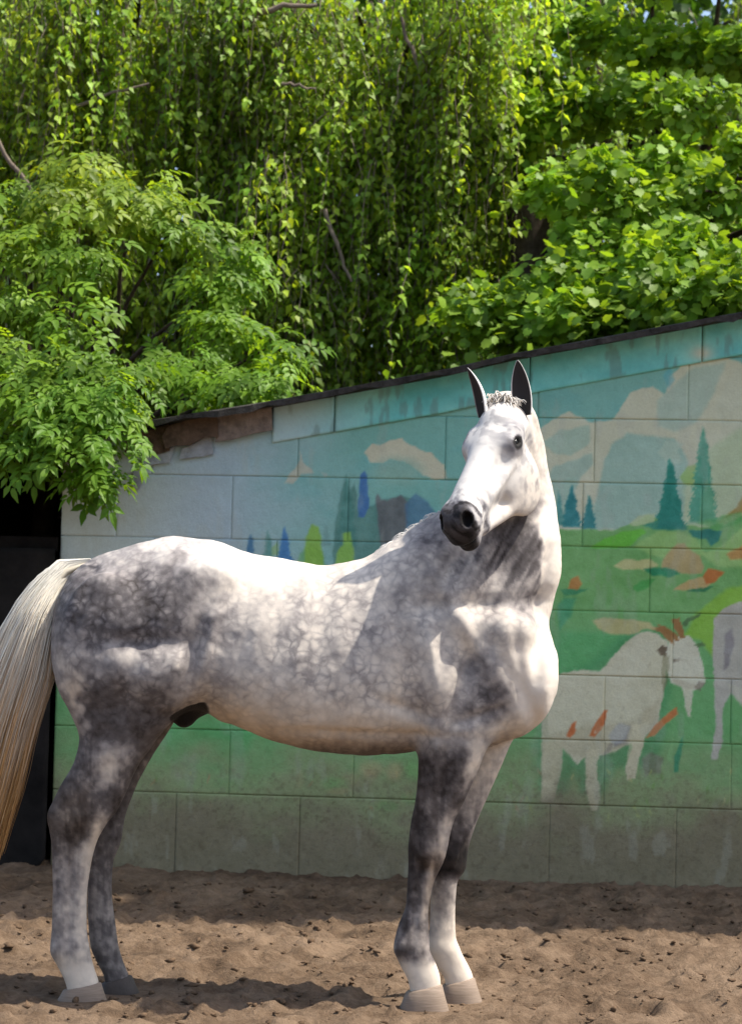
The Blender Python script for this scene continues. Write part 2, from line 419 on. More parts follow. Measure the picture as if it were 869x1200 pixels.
    poly([104, 98, 104], [(848, 744), (856, 736), (860, 750), (854, 780), (847, 785)], 4, .75)
    poly([186, 182, 168], [(850, 800), (869, 806), (890, 830), (868, 828)], 3, .6)
    # leaves of grass
    poly([44, 104, 78], [(788, 905), (790, 885), (798, 866), (801, 860), (798, 880), (794, 905)], 2, .8, 0)
    poly([120, 160, 110], [(780, 890), (786, 868), (789, 850), (788, 875), (786, 895)], 2, .6, 0)
    for k in range(46):
        r = np.random.default_rng(100 + k); x, y = r.uniform(130, 869), r.uniform(905, 985); l = r.uniform(6, 18); s = r.uniform(-8, 8)
        poly([[150, 160, 96], [96, 128, 70], [168, 160, 112], [150, 110, 84]][k % 4], [(x, y), (x + s * .5 + 1.5, y - l * .6), (x + s, y - l), (x + s * .5 - 1.5, y - l * .5)], 1.6, .6, 0)
    for k in range(22):
        r = np.random.default_rng(200 + k); x, y = r.uniform(330, 560), r.uniform(880, 960)
        blob([[164, 132, 104], [90, 142, 80], [132, 122, 92]][k % 3], x, y, r.uniform(4, 16), r.uniform(4, 12), .4)
    # weathering: olive wash, then splashed mud on the lower courses
    for pts in ([(637, 870), (656, 868), (653, 905), (646, 940), (635, 940), (636, 900)], [(687, 884), (702, 880), (698, 905), (702, 928), (700, 950), (692, 948), (687, 925)], [(738, 862), (757, 860), (748, 890), (744, 911), (735, 913), (733, 898)]):
        poly([192, 182, 156], pts, 2, .6, 0)
    dirt = smooth(892, 985, yy + n3 * 90 + n1 * 30)
    over([96, 87, 72], dirt * .95)
    over([84, 78, 68], smooth(.58, .72, fbm2(px / 7, py / 7, 3, 91)) * smooth(860, 930, yy) * .22)
    over([70, 60, 48], smooth(.66, .74, fbm2(px / 3.2, py / 3.2, 2, 95)) * smooth(840, 960, yy) * .35)
    over([112, 98, 80], smooth(1015, 1045, yy + n1 * 14) * .7)
    # general chalkiness and stains
    C += (n1 * 12 + n2 * 8 + n4 * 8)[..., None]
    over([150, 150, 145], smooth(.6, .75, fbm2(px / 14, py / 45, 4, 55)) * .22)
    return np.clip(C, 8, 240)

def mural_albedo(v, gain=2.2):
    px, py = proj(v)
    a = lin(mural(px, py)) * np.array([.99, 1.03, .92]) * gain
    m = a.max(-1, keepdims=True) + 1e-6
    return np.clip(a * (.92 * (1 - np.exp(-m / .8)) / m), .01, .85)

# =================================================================== SHED
shed = empty('shed', (0, 11.4, 0), 'low concrete block shed with a painted mountain and goat mural', 'shed')
tm = NT('painted_block')
ca = tm.attr('paint').outputs['Color']
sp = tm.noise(140, 4, .8); big = tm.noise(5, 6, .7)
c = tm.mix(tm.math('MULTIPLY', tm.math('SUBTRACT', sp, .35, clamp=True), .5), ca, (.12, .11, .1))
c = tm.mix(tm.math('MULTIPLY', big, .22), c, (.4, .4, .38), 'MULTIPLY')
tm.base(c, .88, .2)
tm.bump(tm.math('ADD', tm.noise(90, 6, .75), tm.math('MULTIPLY', tm.noise(20, 4, .6), 1.5)), .004, .9)
M_block = tm.m

def Xw(px, py):
    """photo pixel -> X on the wall plane"""
    d = Fv + (px - CX) / FPX * Rv + (CY - py) / FPX * Uv
    # Y = 11.4-.08X
    t = 11.4 / (d[1] + .08 * d[0]); return CAM + d * t
XL = Xw(66, 800)[0]; XR = 3.3
_pts = [(130, 505), (320, 474), (520, 437), (600, 418), (869, 368)]
_tp = np.array([Xw(a, b) for a, b in _pts])
def topz(X): # underside of the roof on the wall plane
    return np.interp(X, np.concatenate([[-4], _tp[:, 0], [4.5]]), np.concatenate([[_tp[0, 2] - (_tp[0, 0] + 4) * .2], _tp[:, 2], [_tp[-1, 2] + (4.5 - _tp[-1, 0]) * .19]]))
_bp = np.array([Xw(a, b) for a, b in [(320, 519), (520, 484), (628, 460), (869, 416)]])
def bandz(X): return np.interp(X, np.concatenate([_bp[:, 0], [4.5]]), np.concatenate([_bp[:, 2], [_bp[-1, 2] + (4.5 - _bp[-1, 0]) * .18]]))

def slab(x0, x1, zlo, zhi, y_off, thick, step=.0072, bev=.006, rough=.0015, seed=0):
    """a piece of wall cladding: dense painted front, sides and back; zlo, zhi are functions of X"""
    nx = max(3, int((x1 - x0) / step)); xs = np.linspace(x0, x1, nx + 1)
    hm = float(np.max(zhi(xs) - zlo(xs))); nz = max(2, int(hm / step))
    ts = np.linspace(0, 1, nz + 1)
    X = np.repeat(xs[:, None], nz + 1, 1); lo = zlo(xs)[:, None]; hi = zhi(xs)[:, None]
    Z = lo + (hi - lo) * ts[None]
    Yf = wallY(X) - y_off
    edge = np.zeros_like(X); edge[0] = edge[-1] = 1; edge[:, 0] = edge[:, -1] = 1
    Yf = Yf + edge * bev + (fbm2(X * 25, Z * 25, 3, 60 + seed) - .5) * rough * 2
    n = (nx + 1) * (nz + 1); idx = np.arange(n).reshape(nx + 1, nz + 1)
    v = np.stack([X, Yf, Z], -1).reshape(-1, 3)
    f = np.stack([idx[:-1, :-1], idx[1:, :-1], idx[1:, 1:], idx[:-1, 1:]], -1).reshape(-1, 4)
    # boundary skirt going back
    loop = np.concatenate([idx[:, 0], idx[-1, 1:], idx[-2::-1, -1], idx[0, -2:0:-1]])
    bv = v[loop].copy(); bv[:, 1] = wallY(bv[:, 0]) - y_off + thick
    k = np.arange(len(loop)); k2 = np.roll(k, -1)
    f2 = np.stack([loop[k], n + k, n + k2, loop[k2]], -1)
    return np.vstack([v, bv]), np.vstack([f, f2])

front = put('front_wall', *(lambda a: a)(slab(XL + .01, XR - .01, lambda x: x * 0 - .15, lambda x: topz(x) - .02, -.0045, .16, step=.03, rough=0)),
            None, shed)
front.data.materials.append(M_block)
_c = np.empty(len(front.data.vertices) * 3, np.float32); front.data.vertices.foreach_get('co', _c); _c = _c.reshape(-1, 3) + np.array([0, 11.4, 0])
_a = front.data.attributes.new('paint', 'FLOAT_COLOR', 'POINT'); _a.data.foreach_set('color', np.hstack([mural_albedo(_c, 1.35), np.ones((len(_c), 1))]).astype(np.float32).ravel())
ZR = [-.19, -.03, .45, .77, 1.09, 1.41, 1.73, 2.05, 2.37, 2.69, 3.01, 3.33]
lens = {6: .585, 8: .74, 9: .66}
for r in range(len(ZR) - 1):
    z0, z1 = ZR[r] + .0017, ZR[r + 1] - .0017
    L = lens.get(r if r != 7 else 8, .62)
    s0 = {6: 137, 7: 696, 8: 806, 5: 761, 4: 640, 3: 270, 2: 560, 1: 350, 0: 200}.get(r, 500)
    py_mid = 737 - (.5 * (z0 + z1) - CAM_H) * 233.7
    xj = Xw(s0, py_mid)[0]
    js = xj + L * np.arange(-12, 13)
    js = np.concatenate([[XL], js[(js > XL + .12) & (js < XR - .12)], [XR]])
    for a, b in zip(js[:-1], js[1:]):
        gp = .0013 if r >= 5 else .0003
        a2, b2 = a + gp, b - gp
        if topz(np.array([b2]))[0] - .03 < z0 + .02: continue
        # where the roof line cuts this block, start it where there is height
        xs = np.linspace(a2, b2, 40); ok = topz(xs) - .03 > z0 + .015
        a2 = xs[ok][0]
        if b2 - a2 < .03: continue
        off = (hash01(np.array([r]), np.array([int(a * 100)]))[0] - .5) * .004
        v, f = slab(a2, b2, lambda x: x * 0 + z0, lambda x: np.minimum(z1, topz(x) - .03), off, .012, seed=r, bev=.0025 if r >= 5 else .0012)
        put('concrete_block', v, f, M_block, front, attrs={'paint': mural_albedo(v)})

# turquoise cladding boards under the eave
tb = NT('painted_board')
ca = tb.attr('paint').outputs['Color']
tb.base(tb.mix(tb.math('MULTIPLY', tb.noise(60, 5, .8), .35), ca, (.1, .12, .12)), .8, .25)
tb.bump(tb.noise(50, 6, .7), .003, .8)
jx = [Xw(a, 450)[0] for a in (320, 393, 620, 821)] + [2.65, XR]
for i, (a, b) in enumerate(zip(jx[:-1], jx[1:])):
    v, f = slab(a + .003, b - .003, bandz, lambda x: topz(x) - .012, .018 + .003 * (i % 2), .014, seed=30 + i)
    px, py = proj(v)
    nn = fbm2(px / 20, py / 20, 4, 71); n2 = fbm2(px / 60, py / 30, 3, 72)
    cc = np.array([104, 182, 184]) + (nn - .5)[:, None] * np.array([40, 34, 30]) + (n2 - .5)[:, None] * np.array([40, 20, 10])
    k = smooth(470, 330, px)[:, None]; cc = cc * (1 - k) + np.array([158, 186, 196]) * k
    st = smooth(.58, .7, fbm2(px / 10, py / 40, 4, 73))[:, None]; cc = cc * (1 - st * .4) + np.array([90, 110, 110]) * st * .4
    pk = np.exp(-(((px - 822) / 14) ** 2 + ((py - 414) / 9) ** 2))[:, None]; cc = cc * (1 - pk) + np.array([180, 186, 172]) * pk
    put('cladding_board', v, f, tb.m, front, attrs={'paint': np.clip(lin(np.clip(cc, 10, 235)) * np.array([1.05, 1., .88]) * 1.55, .01, .85)})

# roof: slab with slope, overhanging towards the yard, felt lapped over its edge
M_felt = simple_mat('roofing_felt', (.05, .045, .04), .95, .1, .6, 14, .012)
def roof_line(x): return topz(x)
xs = np.linspace(Xw(128, 500)[0], XR + .15, 60)
OV = .2
rv, rf = [], []
for i, x in enumerate(xs):
    z = roof_line(np.array([x]))[0]
    yw = wallY(x); sc = (yw - OV) / yw
    zf = CAM_H + (z - CAM_H) * sc
    jit = (hash01(np.array([i]), np.array([3]))[0] - .5) * .02
    # front lip bottom, front lip top, back top, back bottom
    rv += [[x, yw - OV + jit, zf - .012 + jit * 1.0 + .010 * math.sin(i * 1.7) * math.sin(i * .43)], [x, yw - OV + jit * .7, zf + .016 + jit * .5], [x, yw - OV + .05, zf + .024], [x, yw + 3.2, zf + .1], [x, yw + 3.2, zf + .02], [x, yw - OV + .03, zf + .0]]
for i in range(len(xs) - 1):
    for k in range(6):
        rf.append([i * 6 + k, (i + 1) * 6 + k, (i + 1) * 6 + (k + 1) % 6, i * 6 + (k + 1) % 6])
rf += [[0, 1, 2, 3, 4, 5], [(len(xs) - 1) * 6 + k for k in range(5, -1, -1)]]
roof = put('roof', rv, rf, M_felt, shed, smooth_=False)

# broken fascia boards and torn pieces at the low end
M_brown = simple_mat('weathered_board', (.12, .075, .05), .9, .2, .6, 16, .008)
M_brown2 = simple_mat('pale_weathered_board', (.26, .2, .165), .9, .2, .5, 20, .008)
M_pale = simple_mat('torn_render', (.36, .37, .39), .9, .2, .3, 22, .006)
def board_px(name, pts, yoff, thick, mat, parent, depth=None):
    n = len(pts)
    fr = []
    for a, b in pts:
        w = Xw(a, b) if depth is None else P(a, b, depth)
        d = (w - CAM) ; k = (w[1] - yoff - CAM[1]) / d[1]
        fr.append(CAM + d * k)
    fr = np.array(fr); bk = fr + [0, thick, 0]
    # orientation: pixel order clockwise on screen -> front face outward
    f = [list(range(n - 1, -1, -1)), list(range(n, 2 * n))] + [[i, (i + 1) % n, n + (i + 1) % n, n + i] for i in range(n)]
    return put(name, np.vstack([fr, bk]), f, mat, parent, smooth_=False)
board_px('broken_board', [(252, 518), (256, 504), (254, 489), (290, 480), (318, 476), (319, 504), (296, 508), (272, 515)], .06, .022, M_brown2, roof)
board_px('broken_board', [(194, 526), (190, 512), (197, 499), (220, 492), (255, 486), (256, 512), (240, 512), (222, 522), (205, 522)], .085, .02, M_brown, roof)
board_px('broken_board', [(146, 533), (148, 512), (172, 505), (198, 497), (199, 528), (186, 532), (168, 531)], .05, .02, M_brown, roof)
board_px('torn_strip', [(166, 546), (168, 533), (186, 531), (204, 524), (199, 542), (182, 544)], .03, .012, M_pale, front)
board_px('torn_strip', [(210, 538), (213, 526), (230, 519), (247, 508), (250, 532), (236, 535)], .028, .012, M_pale, front)
board_px('torn_strip', [(155, 572), (157, 550), (172, 549), (168, 562), (163, 574)], .022, .01, M_pale, front)

# side and back walls of the shed (seen only from elsewhere)
M_render = simple_mat('grey_render', (.33, .33, .32), .92, .2, .25, 6, .006)
v, f = boxv((XL + .1, wallY(XL) + 1.66, topz(np.array([XL]))[0] / 2 - .04), .1, 1.5, topz(np.array([XL]))[0] / 2 + .02)
put('side_wall', v, f, M_render, shed, smooth_=False)
v, f = boxv((XR - .1, wallY(XR) + 1.66, topz(np.array([XR]))[0] / 2 - .04), .1, 1.5, topz(np.array([XR]))[0] / 2 + .02)
put('side_wall', v, f, M_render, shed, smooth_=False)
v, f = boxv(((XL + XR) / 2, wallY(0) + 3.12, 1.0), (XR - XL) / 2 - .22, .09, 1.05)
put('back_wall', v, f, M_render, shed, smooth_=False)

# =================================================================== DARK STABLE DOORWAY (left of the mural wall)
door = empty('stable_doorway', (-2.1, wallY(-2.1) - .05, 0), 'dark open stable doorway with a black rubber half door, left of the mural wall', 'doorway')
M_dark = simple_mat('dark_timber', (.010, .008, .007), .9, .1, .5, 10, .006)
M_rub = simple_mat('black_rubber', (.013, .011, .0095), .85, .15, .6, 5, .004)
xa, xb = XL - 1.0, XL - .004
# lean-to chamber behind the opening: side, back, ceiling boards
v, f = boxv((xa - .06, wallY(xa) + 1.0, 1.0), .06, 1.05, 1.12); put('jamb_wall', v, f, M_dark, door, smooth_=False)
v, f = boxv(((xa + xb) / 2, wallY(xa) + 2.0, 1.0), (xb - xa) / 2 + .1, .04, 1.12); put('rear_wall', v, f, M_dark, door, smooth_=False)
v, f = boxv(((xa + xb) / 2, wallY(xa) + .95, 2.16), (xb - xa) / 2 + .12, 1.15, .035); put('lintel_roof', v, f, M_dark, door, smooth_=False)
def curtain(x0, x1, zb, zt, yoff, name, mat, cr=.07):
    nx, nz = 40, 60
    xs = np.linspace(x0, x1, nx); ts = np.linspace(0, 1, nz)
    X = np.repeat(xs[:, None], nz, 1)
    lo = zb + cr * np.clip(1 - (x1 - xs) / .1, 0, 1) ** 2 + cr * .5 * np.clip(1 - (xs - x0) / .1, 0, 1) ** 2
    Z = lo[:, None] + (zt - lo[:, None]) * ts
    Yv = wallY(X) - yoff + .012 * np.sin(X * 17 + Z * 1.5) + .02 * (fbm2(X * 3, Z * 3, 3, 4) - .5)
    v = np.stack([X, Yv, Z], -1).reshape(-1, 3); n = nx * nz; idx = np.arange(n).reshape(nx, nz)
    fr = np.stack([idx[:-1, :-1], idx[1:, :-1], idx[1:, 1:], idx[:-1, 1:]], -1).reshape(-1, 4)
    bk = fr[:, ::-1] + n
    loop = np.concatenate([idx[:, 0], idx[-1, 1:], idx[-2::-1, -1], idx[0, -2:0:-1]]); l2 = np.roll(loop, -1)
    sk = np.stack([loop, loop + n, l2 + n, l2], -1)
    return put(name, np.vstack([v, v + [0, .012, 0]]), np.vstack([fr, bk, sk]), mat, door)
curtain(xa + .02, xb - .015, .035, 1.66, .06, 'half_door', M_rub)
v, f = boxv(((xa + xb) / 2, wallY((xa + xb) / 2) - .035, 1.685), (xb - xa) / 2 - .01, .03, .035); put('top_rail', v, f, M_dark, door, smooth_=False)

# =================================================================== HORSE
YH = 7.99
class SDF:
    def __init__(s, lo, hi, h):
        s.ax = [np.arange(a, b, h, dtype=np.float32) for a, b in zip(lo, hi)]
        s.F = np.full([len(a) for a in s.ax], .12, np.float32); s.h = h
    def sub(s, lo, hi):
        sl = []
        for a, l, u in zip(s.ax, lo, hi):
            i0 = max(int(np.searchsorted(a, l)), 0); i1 = min(int(np.searchsorted(a, u)) + 1, len(a))
            sl.append(slice(i0, i1))
        g = [s.ax[k][sl[k]] for k in range(3)]
        return tuple(sl), g[0][:, None, None], g[1][None, :, None], g[2][None, None, :]
    def union(s, sl, d, k):
        A = s.F[sl]; d = d.astype(np.float32)
        if k > 0:
            h = np.maximum(k - np.abs(A - d), 0) / k
            s.F[sl] = np.minimum(A, d) - h * h * k * .25
        else: s.F[sl] = np.minimum(A, d)
    def carve(s, sl, d, k):
        A = s.F[sl]; d = -d.astype(np.float32)
        h = np.maximum(k - np.abs(A - d), 0) / k
        s.F[sl] = np.maximum(A, d) + h * h * k * .25
    def ell(s, c, r, rot=None, k=.03, carve=False):
        c = np.asarray(c, float); r = np.asarray(r, float)
        R = np.eye(3) if rot is None else np.asarray(rot, float)      # rows = local axes
        ext = np.sqrt(((R * r[:, None]) ** 2).sum(0)) + .09
        sl, X, Y, Z = s.sub(c - ext, c + ext)
        q = [(X - c[0]) * R[i, 0] + (Y - c[1]) * R[i, 1] + (Z - c[2]) * R[i, 2] for i in range(3)]
        k0 = np.sqrt((q[0] / r[0]) ** 2 + (q[1] / r[1]) ** 2 + (q[2] / r[2]) ** 2)
        k1 = np.sqrt((q[0] / r[0] ** 2) ** 2 + (q[1] / r[1] ** 2) ** 2 + (q[2] / r[2] ** 2) ** 2) + 1e-6
        d = k0 * (k0 - 1) / k1
        (s.carve if carve else s.union)(sl, d, k)
    def cone(s, a, b, ra, rb, k=.03, flat=None, ratio=1.0):
        """tapered capsule; `flat` axis gets its radius multiplied by ratio"""
        a = np.asarray(a, float); b = np.asarray(b, float); m = max(ra, rb) * max(1, ratio) + .09
        sl, X, Y, Z = s.sub(np.minimum(a, b) - m, np.maximum(a, b) + m)
        e = b - a; L2 = e @ e
        t = np.clip(((X - a[0]) * e[0] + (Y - a[1]) * e[1] + (Z - a[2]) * e[2]) / L2, 0, 1)
        dx = X - a[0] - e[0] * t; dy = Y - a[1] - e[1] * t; dz = Z - a[2] - e[2] * t
        rr = ra + (rb - ra) * t
        if flat is not None:
            f = np.asarray(flat, float); pr = dx * f[0] + dy * f[1] + dz * f[2]; c = (1 / ratio - 1)
            dx = dx + pr * c * f[0]; dy = dy + pr * c * f[1]; dz = dz + pr * c * f[2]
        s.union(sl, np.sqrt(dx * dx + dy * dy + dz * dz) - rr, k)
    def loft_z(s, rows, k=.03, n=2.2):
        """rows: (py, left px, right px, Y, half depth) from top to bottom"""
        R = []
        for py, l, r, Y, hd in rows:
            a = P(l, py, Y); b = P(r, py, Y); R.append([(a[2] + b[2]) / 2, (a[0] + b[0]) / 2, (b[0] - a[0]) / 2, Y, hd])
        R = np.array(R)[::-1]
        zs, cx, rx, cy, ry = pchip(R[:, 0], R[:, 1:])
        m = .09
        sl, X, Y, Z = s.sub([(cx - rx).min() - m, (cy - ry).min() - m, zs[0] - .0], [(cx + rx).max() + m, (cy + ry).max() + m, zs[-1]])
        g = lambda a: np.interp(Z.ravel(), zs, a)[None, None, :]
        cxx, rxx, cyy, ryy = g(cx), g(rx), g(cy), g(ry)
        q = (np.abs((X - cxx) / rxx) ** n + np.abs((Y - cyy) / ryy) ** n) ** (1 / n)
        s.union(sl, (q - 1) * np.minimum(rxx, ryy), k)
    def loft_x(s, rows, k=.03, n=2.2, egg=0.0):
        R = []
        for px, t, b, Y, hd in rows:
            a = P(px, t, Y); c = P(px, b, Y); R.append([(a[0] + c[0]) / 2, (a[2] + c[2]) / 2, (a[2] - c[2]) / 2, Y, hd])
        R = np.array(R)
        xs, cz, rz, cy, ry = pchip(R[:, 0], R[:, 1:])
        m = .09
        sl, X, Y, Z = s.sub([xs[0], (cy - ry).min() - m, (cz - rz).min() - m], [xs[-1], (cy + ry).max() + m, (cz + rz).max() + m])
        g = lambda a: np.interp(X.ravel(), xs, a)[:, None, None]
        czz, rzz, cyy, ryy = g(cz), g(rz), g(cy), g(ry)
        w = np.clip((Z - czz) / rzz, -1, 1)
        q = (np.abs((Z - czz) / rzz) ** n + np.abs((Y - cyy) / (ryy * (1 - egg * w))) ** n) ** (1 / n)
        s.union(sl, (q - 1) * np.minimum(rzz, ryy), k)

def pchip(x, Yv, m=200):
    """monotone cubic through rows -> dense samples"""
    x = np.asarray(x, float); Yv = np.asarray(Yv, float)
    h = np.diff(x); d = np.diff(Yv, axis=0) / h[:, None]
    s = np.zeros_like(Yv); s[0] = d[0]; s[-1] = d[-1]
    for i in range(1, len(x) - 1):
        ok = d[i - 1] * d[i] > 0
        w1 = 2 * h[i] + h[i - 1]; w2 = h[i] + 2 * h[i - 1]
        with np.errstate(divide='ignore', invalid='ignore'):
            s[i] = np.where(ok, (w1 + w2) / (w1 / d[i - 1] + w2 / d[i]), 0)
    xs = np.linspace(x[0], x[-1], m); i = np.clip(np.searchsorted(x, xs) - 1, 0, len(x) - 2)
    t = ((xs - x[i]) / h[i])[:, None]; H = h[i][:, None]
    out = (2 * t ** 3 - 3 * t ** 2 + 1) * Yv[i] + (t ** 3 - 2 * t ** 2 + t) * H * s[i] + (-2 * t ** 3 + 3 * t ** 2) * Yv[i + 1] + (t ** 3 - t ** 2) * H * s[i + 1]
    return [xs] + [out[:, j] for j in range(out.shape[1])]

def surface_nets(F, ax):
    """naive surface nets on a rectilinear grid"""
    ins = F < 0
    n = np.array(F.shape)
    c = [ins[i:n[0] - 1 + i, j:n[1] - 1 + j, k:n[2] - 1 + k] for i in (0, 1) for j in (0, 1) for k in (0, 1)]
    tot = np.zeros(c[0].shape, np.int8)
    for a in c: tot += a
    act = np.argwhere((tot > 0) & (tot < 8))
    acc = np.zeros((len(act), 3)); cnt = np.zeros(len(act))
    corner = [(i, j, k) for i in (0, 1) for j in (0, 1) for k in (0, 1)]
    val = {co: F[act[:, 0] + co[0], act[:, 1] + co[1], act[:, 2] + co[2]].astype(float) for co in corner}
    for a in corner:
        for d in range(3):
            if a[d] == 1: continue
            b = list(a); b[d] = 1; b = tuple(b)
            va, vb = val[a], val[b]; mk = (va < 0) != (vb < 0)
            t = np.where(mk, va / np.where(mk, va - vb, 1), 0)
            p = np.array(a, float)[None].repeat(len(act), 0); p[:, d] = t
            acc[mk] += p[mk]; cnt[mk] += 1
    loc = acc / cnt[:, None] + act
    v = np.stack([np.interp(loc[:, d], np.arange(n[d]), ax[d]) for d in range(3)], -1)
    ID = np.full(c[0].shape, -1, np.int32); ID[tuple(act.T)] = np.arange(len(act))
    quads = []
    for d in range(3):
        A = np.take(ins, range(0, n[d] - 1), d); B = np.take(ins, range(1, n[d]), d)
        e = np.argwhere(A != B)
        o1, o2 = [(1, 2), (2, 0), (0, 1)][d]
        ok = (e[:, o1] > 0) & (e[:, o2] > 0) & (e[:, o1] < n[o1] - 1) & (e[:, o2] < n[o2] - 1)
        e = e[ok]
        def g(u, w):
            q = e.copy(); q[:, o1] -= u; q[:, o2] -= w; return ID[tuple(q.T)]
        q = np.stack([g(1, 1), g(0, 1), g(0, 0), g(1, 0)], -1)
        fl = ins[tuple(e.T)]
        q[~fl] = q[~fl][:, ::-1]
        quads.append(q)
    return v, np.vstack(quads)

horse = empty('horse', (P(320, 1170, YH)[0], YH, 0), 'dapple grey horse with white face standing before the mural, head turned to the camera', 'horse')

# ---- head frame: origin at the poll, a = down the face, l = the horse's left (photo right), nn = out of the forehead
HA = np.array([-.335, -.61, -.715]); HA /= np.linalg.norm(HA)
HL = np.array([.83, -.55, 0.06]); HL -= HA * (HA @ HL); HL /= np.linalg.norm(HL)
HN = np.cross(HA, HL); HN /= np.linalg.norm(HN)
if HN[2] < 0: HN = -HN
HROT = np.array([HA, HL, HN]); HO = P(588, 473, 7.80)
HS = 1.0
def hp(u, v, w): return HO + HS * (HA * u + HL * v + HN * w)

def build_horse_sdf():
    lo = P(48, 1195, 8.3); hi = P(668, 440, 8.35)
    s = SDF((lo[0] - .02, 7.30, .02), (hi[0] + .03, 8.40, 2.22), .0068)
    # --- trunk
    s.loft_x([(62, 718, 775, 8.02, .05), (68, 700, 790, 8.02, .11), (78, 678, 812, 8.02, .16), (98, 659, 835, 8.02, .205), (130, 645, 850, 8.015, .245), (165, 635, 848, 8.01, .27),
              (205, 628, 838, 8.01, .285), (240, 632, 834, 8.0, .288), (280, 645, 851, 8.0, .295), (330, 655, 870, 8.0, .305), (380, 662, 881, 8.0, .31), (420, 655, 885, 7.995, .305),
              (455, 634, 884, 7.99, .29), (490, 616, 880, 7.98, .27), (525, 612, 876, 7.97, .25), (560, 630, 873, 7.96, .235), (595, 665, 868, 7.95, .215), (622, 705, 857, 7.94, .18),
              (640, 738, 838, 7.93, .135), (650, 765, 812, 7.93, .07)], 0, 2.15, .10)
    # withers narrow: nothing to add; neck
    s.loft_z([(461, 584, 602, 7.86, .02), (463, 579, 607, 7.865, .04), (468, 573, 614, 7.87, .052), (482, 563, 626, 7.89, .066), (505, 562, 634, 7.935, .08), (535, 560, 640, 7.98, .093), (565, 552, 645, 7.99, .108),
              (590, 532, 650, 7.985, .12), (608, 508, 653, 7.97, .13), (640, 490, 657, 7.95, .145), (675, 478, 656, 7.95, .16), (705, 474, 648, 7.955, .175), (735, 478, 640, 7.96, .19), (775, 500, 640, 7.96, .19)], .05, 2.1)
    # --- hind legs
    s.loft_z([(664, 135, 170, 7.95, .01), (672, 112, 188, 7.935, .05), (682, 96, 203, 7.915, .08), (696, 80, 218, 7.90, .105), (725, 66, 232, 7.885, .125), (765, 62, 236, 7.875, .135), (800, 66, 226, 7.875, .128), (840, 84, 204, 7.88, .11), (870, 93, 181, 7.885, .092), (900, 84, 160, 7.89, .076),
              (930, 67, 147, 7.895, .062), (948, 59, 138, 7.90, .054), (965, 57, 125, 7.90, .05), (985, 60, 114, 7.90, .046), (1012, 61.5, 107, 7.90, .041), (1050, 62, 102, 7.90, .035),
              (1088, 61, 102, 7.90, .036), (1115, 60, 106, 7.90, .043), (1135, 69, 111, 7.90, .037), (1152, 77, 116, 7.90, .038), (1163, 80, 116, 7.90, .036)], .055, 2.2)
    s.loft_z([(760, 90, 226, 8.12, .12), (800, 100, 224, 8.125, .11), (840, 110, 207, 8.12, .10), (870, 110, 188, 8.11, .085), (900, 106, 170, 8.105, .07), (930, 101, 156, 8.10, .06), (960, 99, 146, 8.095, .052),
              (985, 100, 142, 8.09, .047), (1010, 102, 133, 8.085, .041), (1040, 103, 131, 8.08, .036), (1087, 104, 136, 8.08, .037), (1108, 106, 139, 8.08, .042), (1128, 114, 145, 8.08, .037),
              (1144, 122, 151, 8.08, .038), (1156, 124, 152, 8.08, .036)], .05, 2.2)
    # --- fore legs
    s.loft_z([(770, 498, 592, 7.83, .075), (805, 490, 590, 7.82, .09), (840, 488, 582, 7.825, .092), (870, 490, 572, 7.83, .083), (900, 489.5, 560, 7.84, .07), (935, 487, 545, 7.85, .059), (966, 481, 530, 7.86, .051),
              (992, 478, 524, 7.865, .05), (1012, 478, 518, 7.87, .047), (1034, 477, 508, 7.87, .038), (1062, 475, 502, 7.87, .032), (1086, 466, 502, 7.87, .035), (1110, 461, 503, 7.87, .042),
              (1130, 468, 511, 7.87, .036), (1150, 478, 516, 7.87, .038), (1164, 481, 516, 7.87, .036)], .045, 2.2)
    s.loft_z([(800, 512, 622, 8.06, .085), (840, 512, 608, 8.065, .085), (870, 513, 598, 8.065, .078), (900, 512, 585, 8.065, .067), (935, 511, 570, 8.065, .057), (966, 508, 557, 8.065, .05), (997, 506, 548, 8.065, .049),
              (1015, 506, 546, 8.065, .046), (1036, 505, 535, 8.065, .037), (1068, 504, 533, 8.065, .032), (1098, 502, 534, 8.065, .036), (1112, 502, 539, 8.065, .041), (1132, 510, 549, 8.065, .036),
              (1146, 520, 554, 8.065, .038), (1160, 523, 554, 8.065, .036)], .04, 2.2)
    # --- breast and shoulder masses
    s.ell(P(586, 766, 7.80), (.125, .085, .145), None, .035)                 # near point of shoulder
    s.ell(P(622, 792, 7.88), (.085, .10, .125), None, .05)                 # breast
    s.ell(P(612, 800, 8.02), (.09, .10, .12), None, .05)
    s.ell(P(520, 740, 7.80), (.12, .06, .2), [[.86, 0, .5], [0, 1, 0], [-.5, 0, .86]], .06)   # shoulder blade
    s.ell(P(524, 806, 7.775), (.10, .055, .085), None, .045)                 # triceps
    s.ell(P(195, 780, 7.80), (.10, .06, .13), None, .06)                    # stifle / thigh
    s.ell(P(120, 740, 7.79), (.12, .06, .2), None, .07)                    # buttock
    s.ell(P(245, 680, 7.79), (.09, .04, .06), None, .06)                    # point of hip
    s.ell(P(226, 826, 7.99), (.055, .05, .04), [[.9, 0, -.43], [0, 1, 0], [.43, 0, .9]], .02)   # sheath
    s.cone(P(234, 812, 7.96), P(216, 838, 7.95), .052, .044, .02)
    # skin fold of the flank
    s.cone(P(232, 800, 7.86), P(262, 836, 7.93), .03, .02, .05)
    # --- head (local frame)
    E = lambda u, v, w, r, k=.03, carve=False, rot=HROT: s.ell(hp(u, v, w), np.array(r) * HS, rot, k, carve)
    E(.07, 0, -.055, (.10, .082, .085), .04)                  # cranium
    E(.16, 0, -.065, (.12, .101, .072), .03)                   # forehead
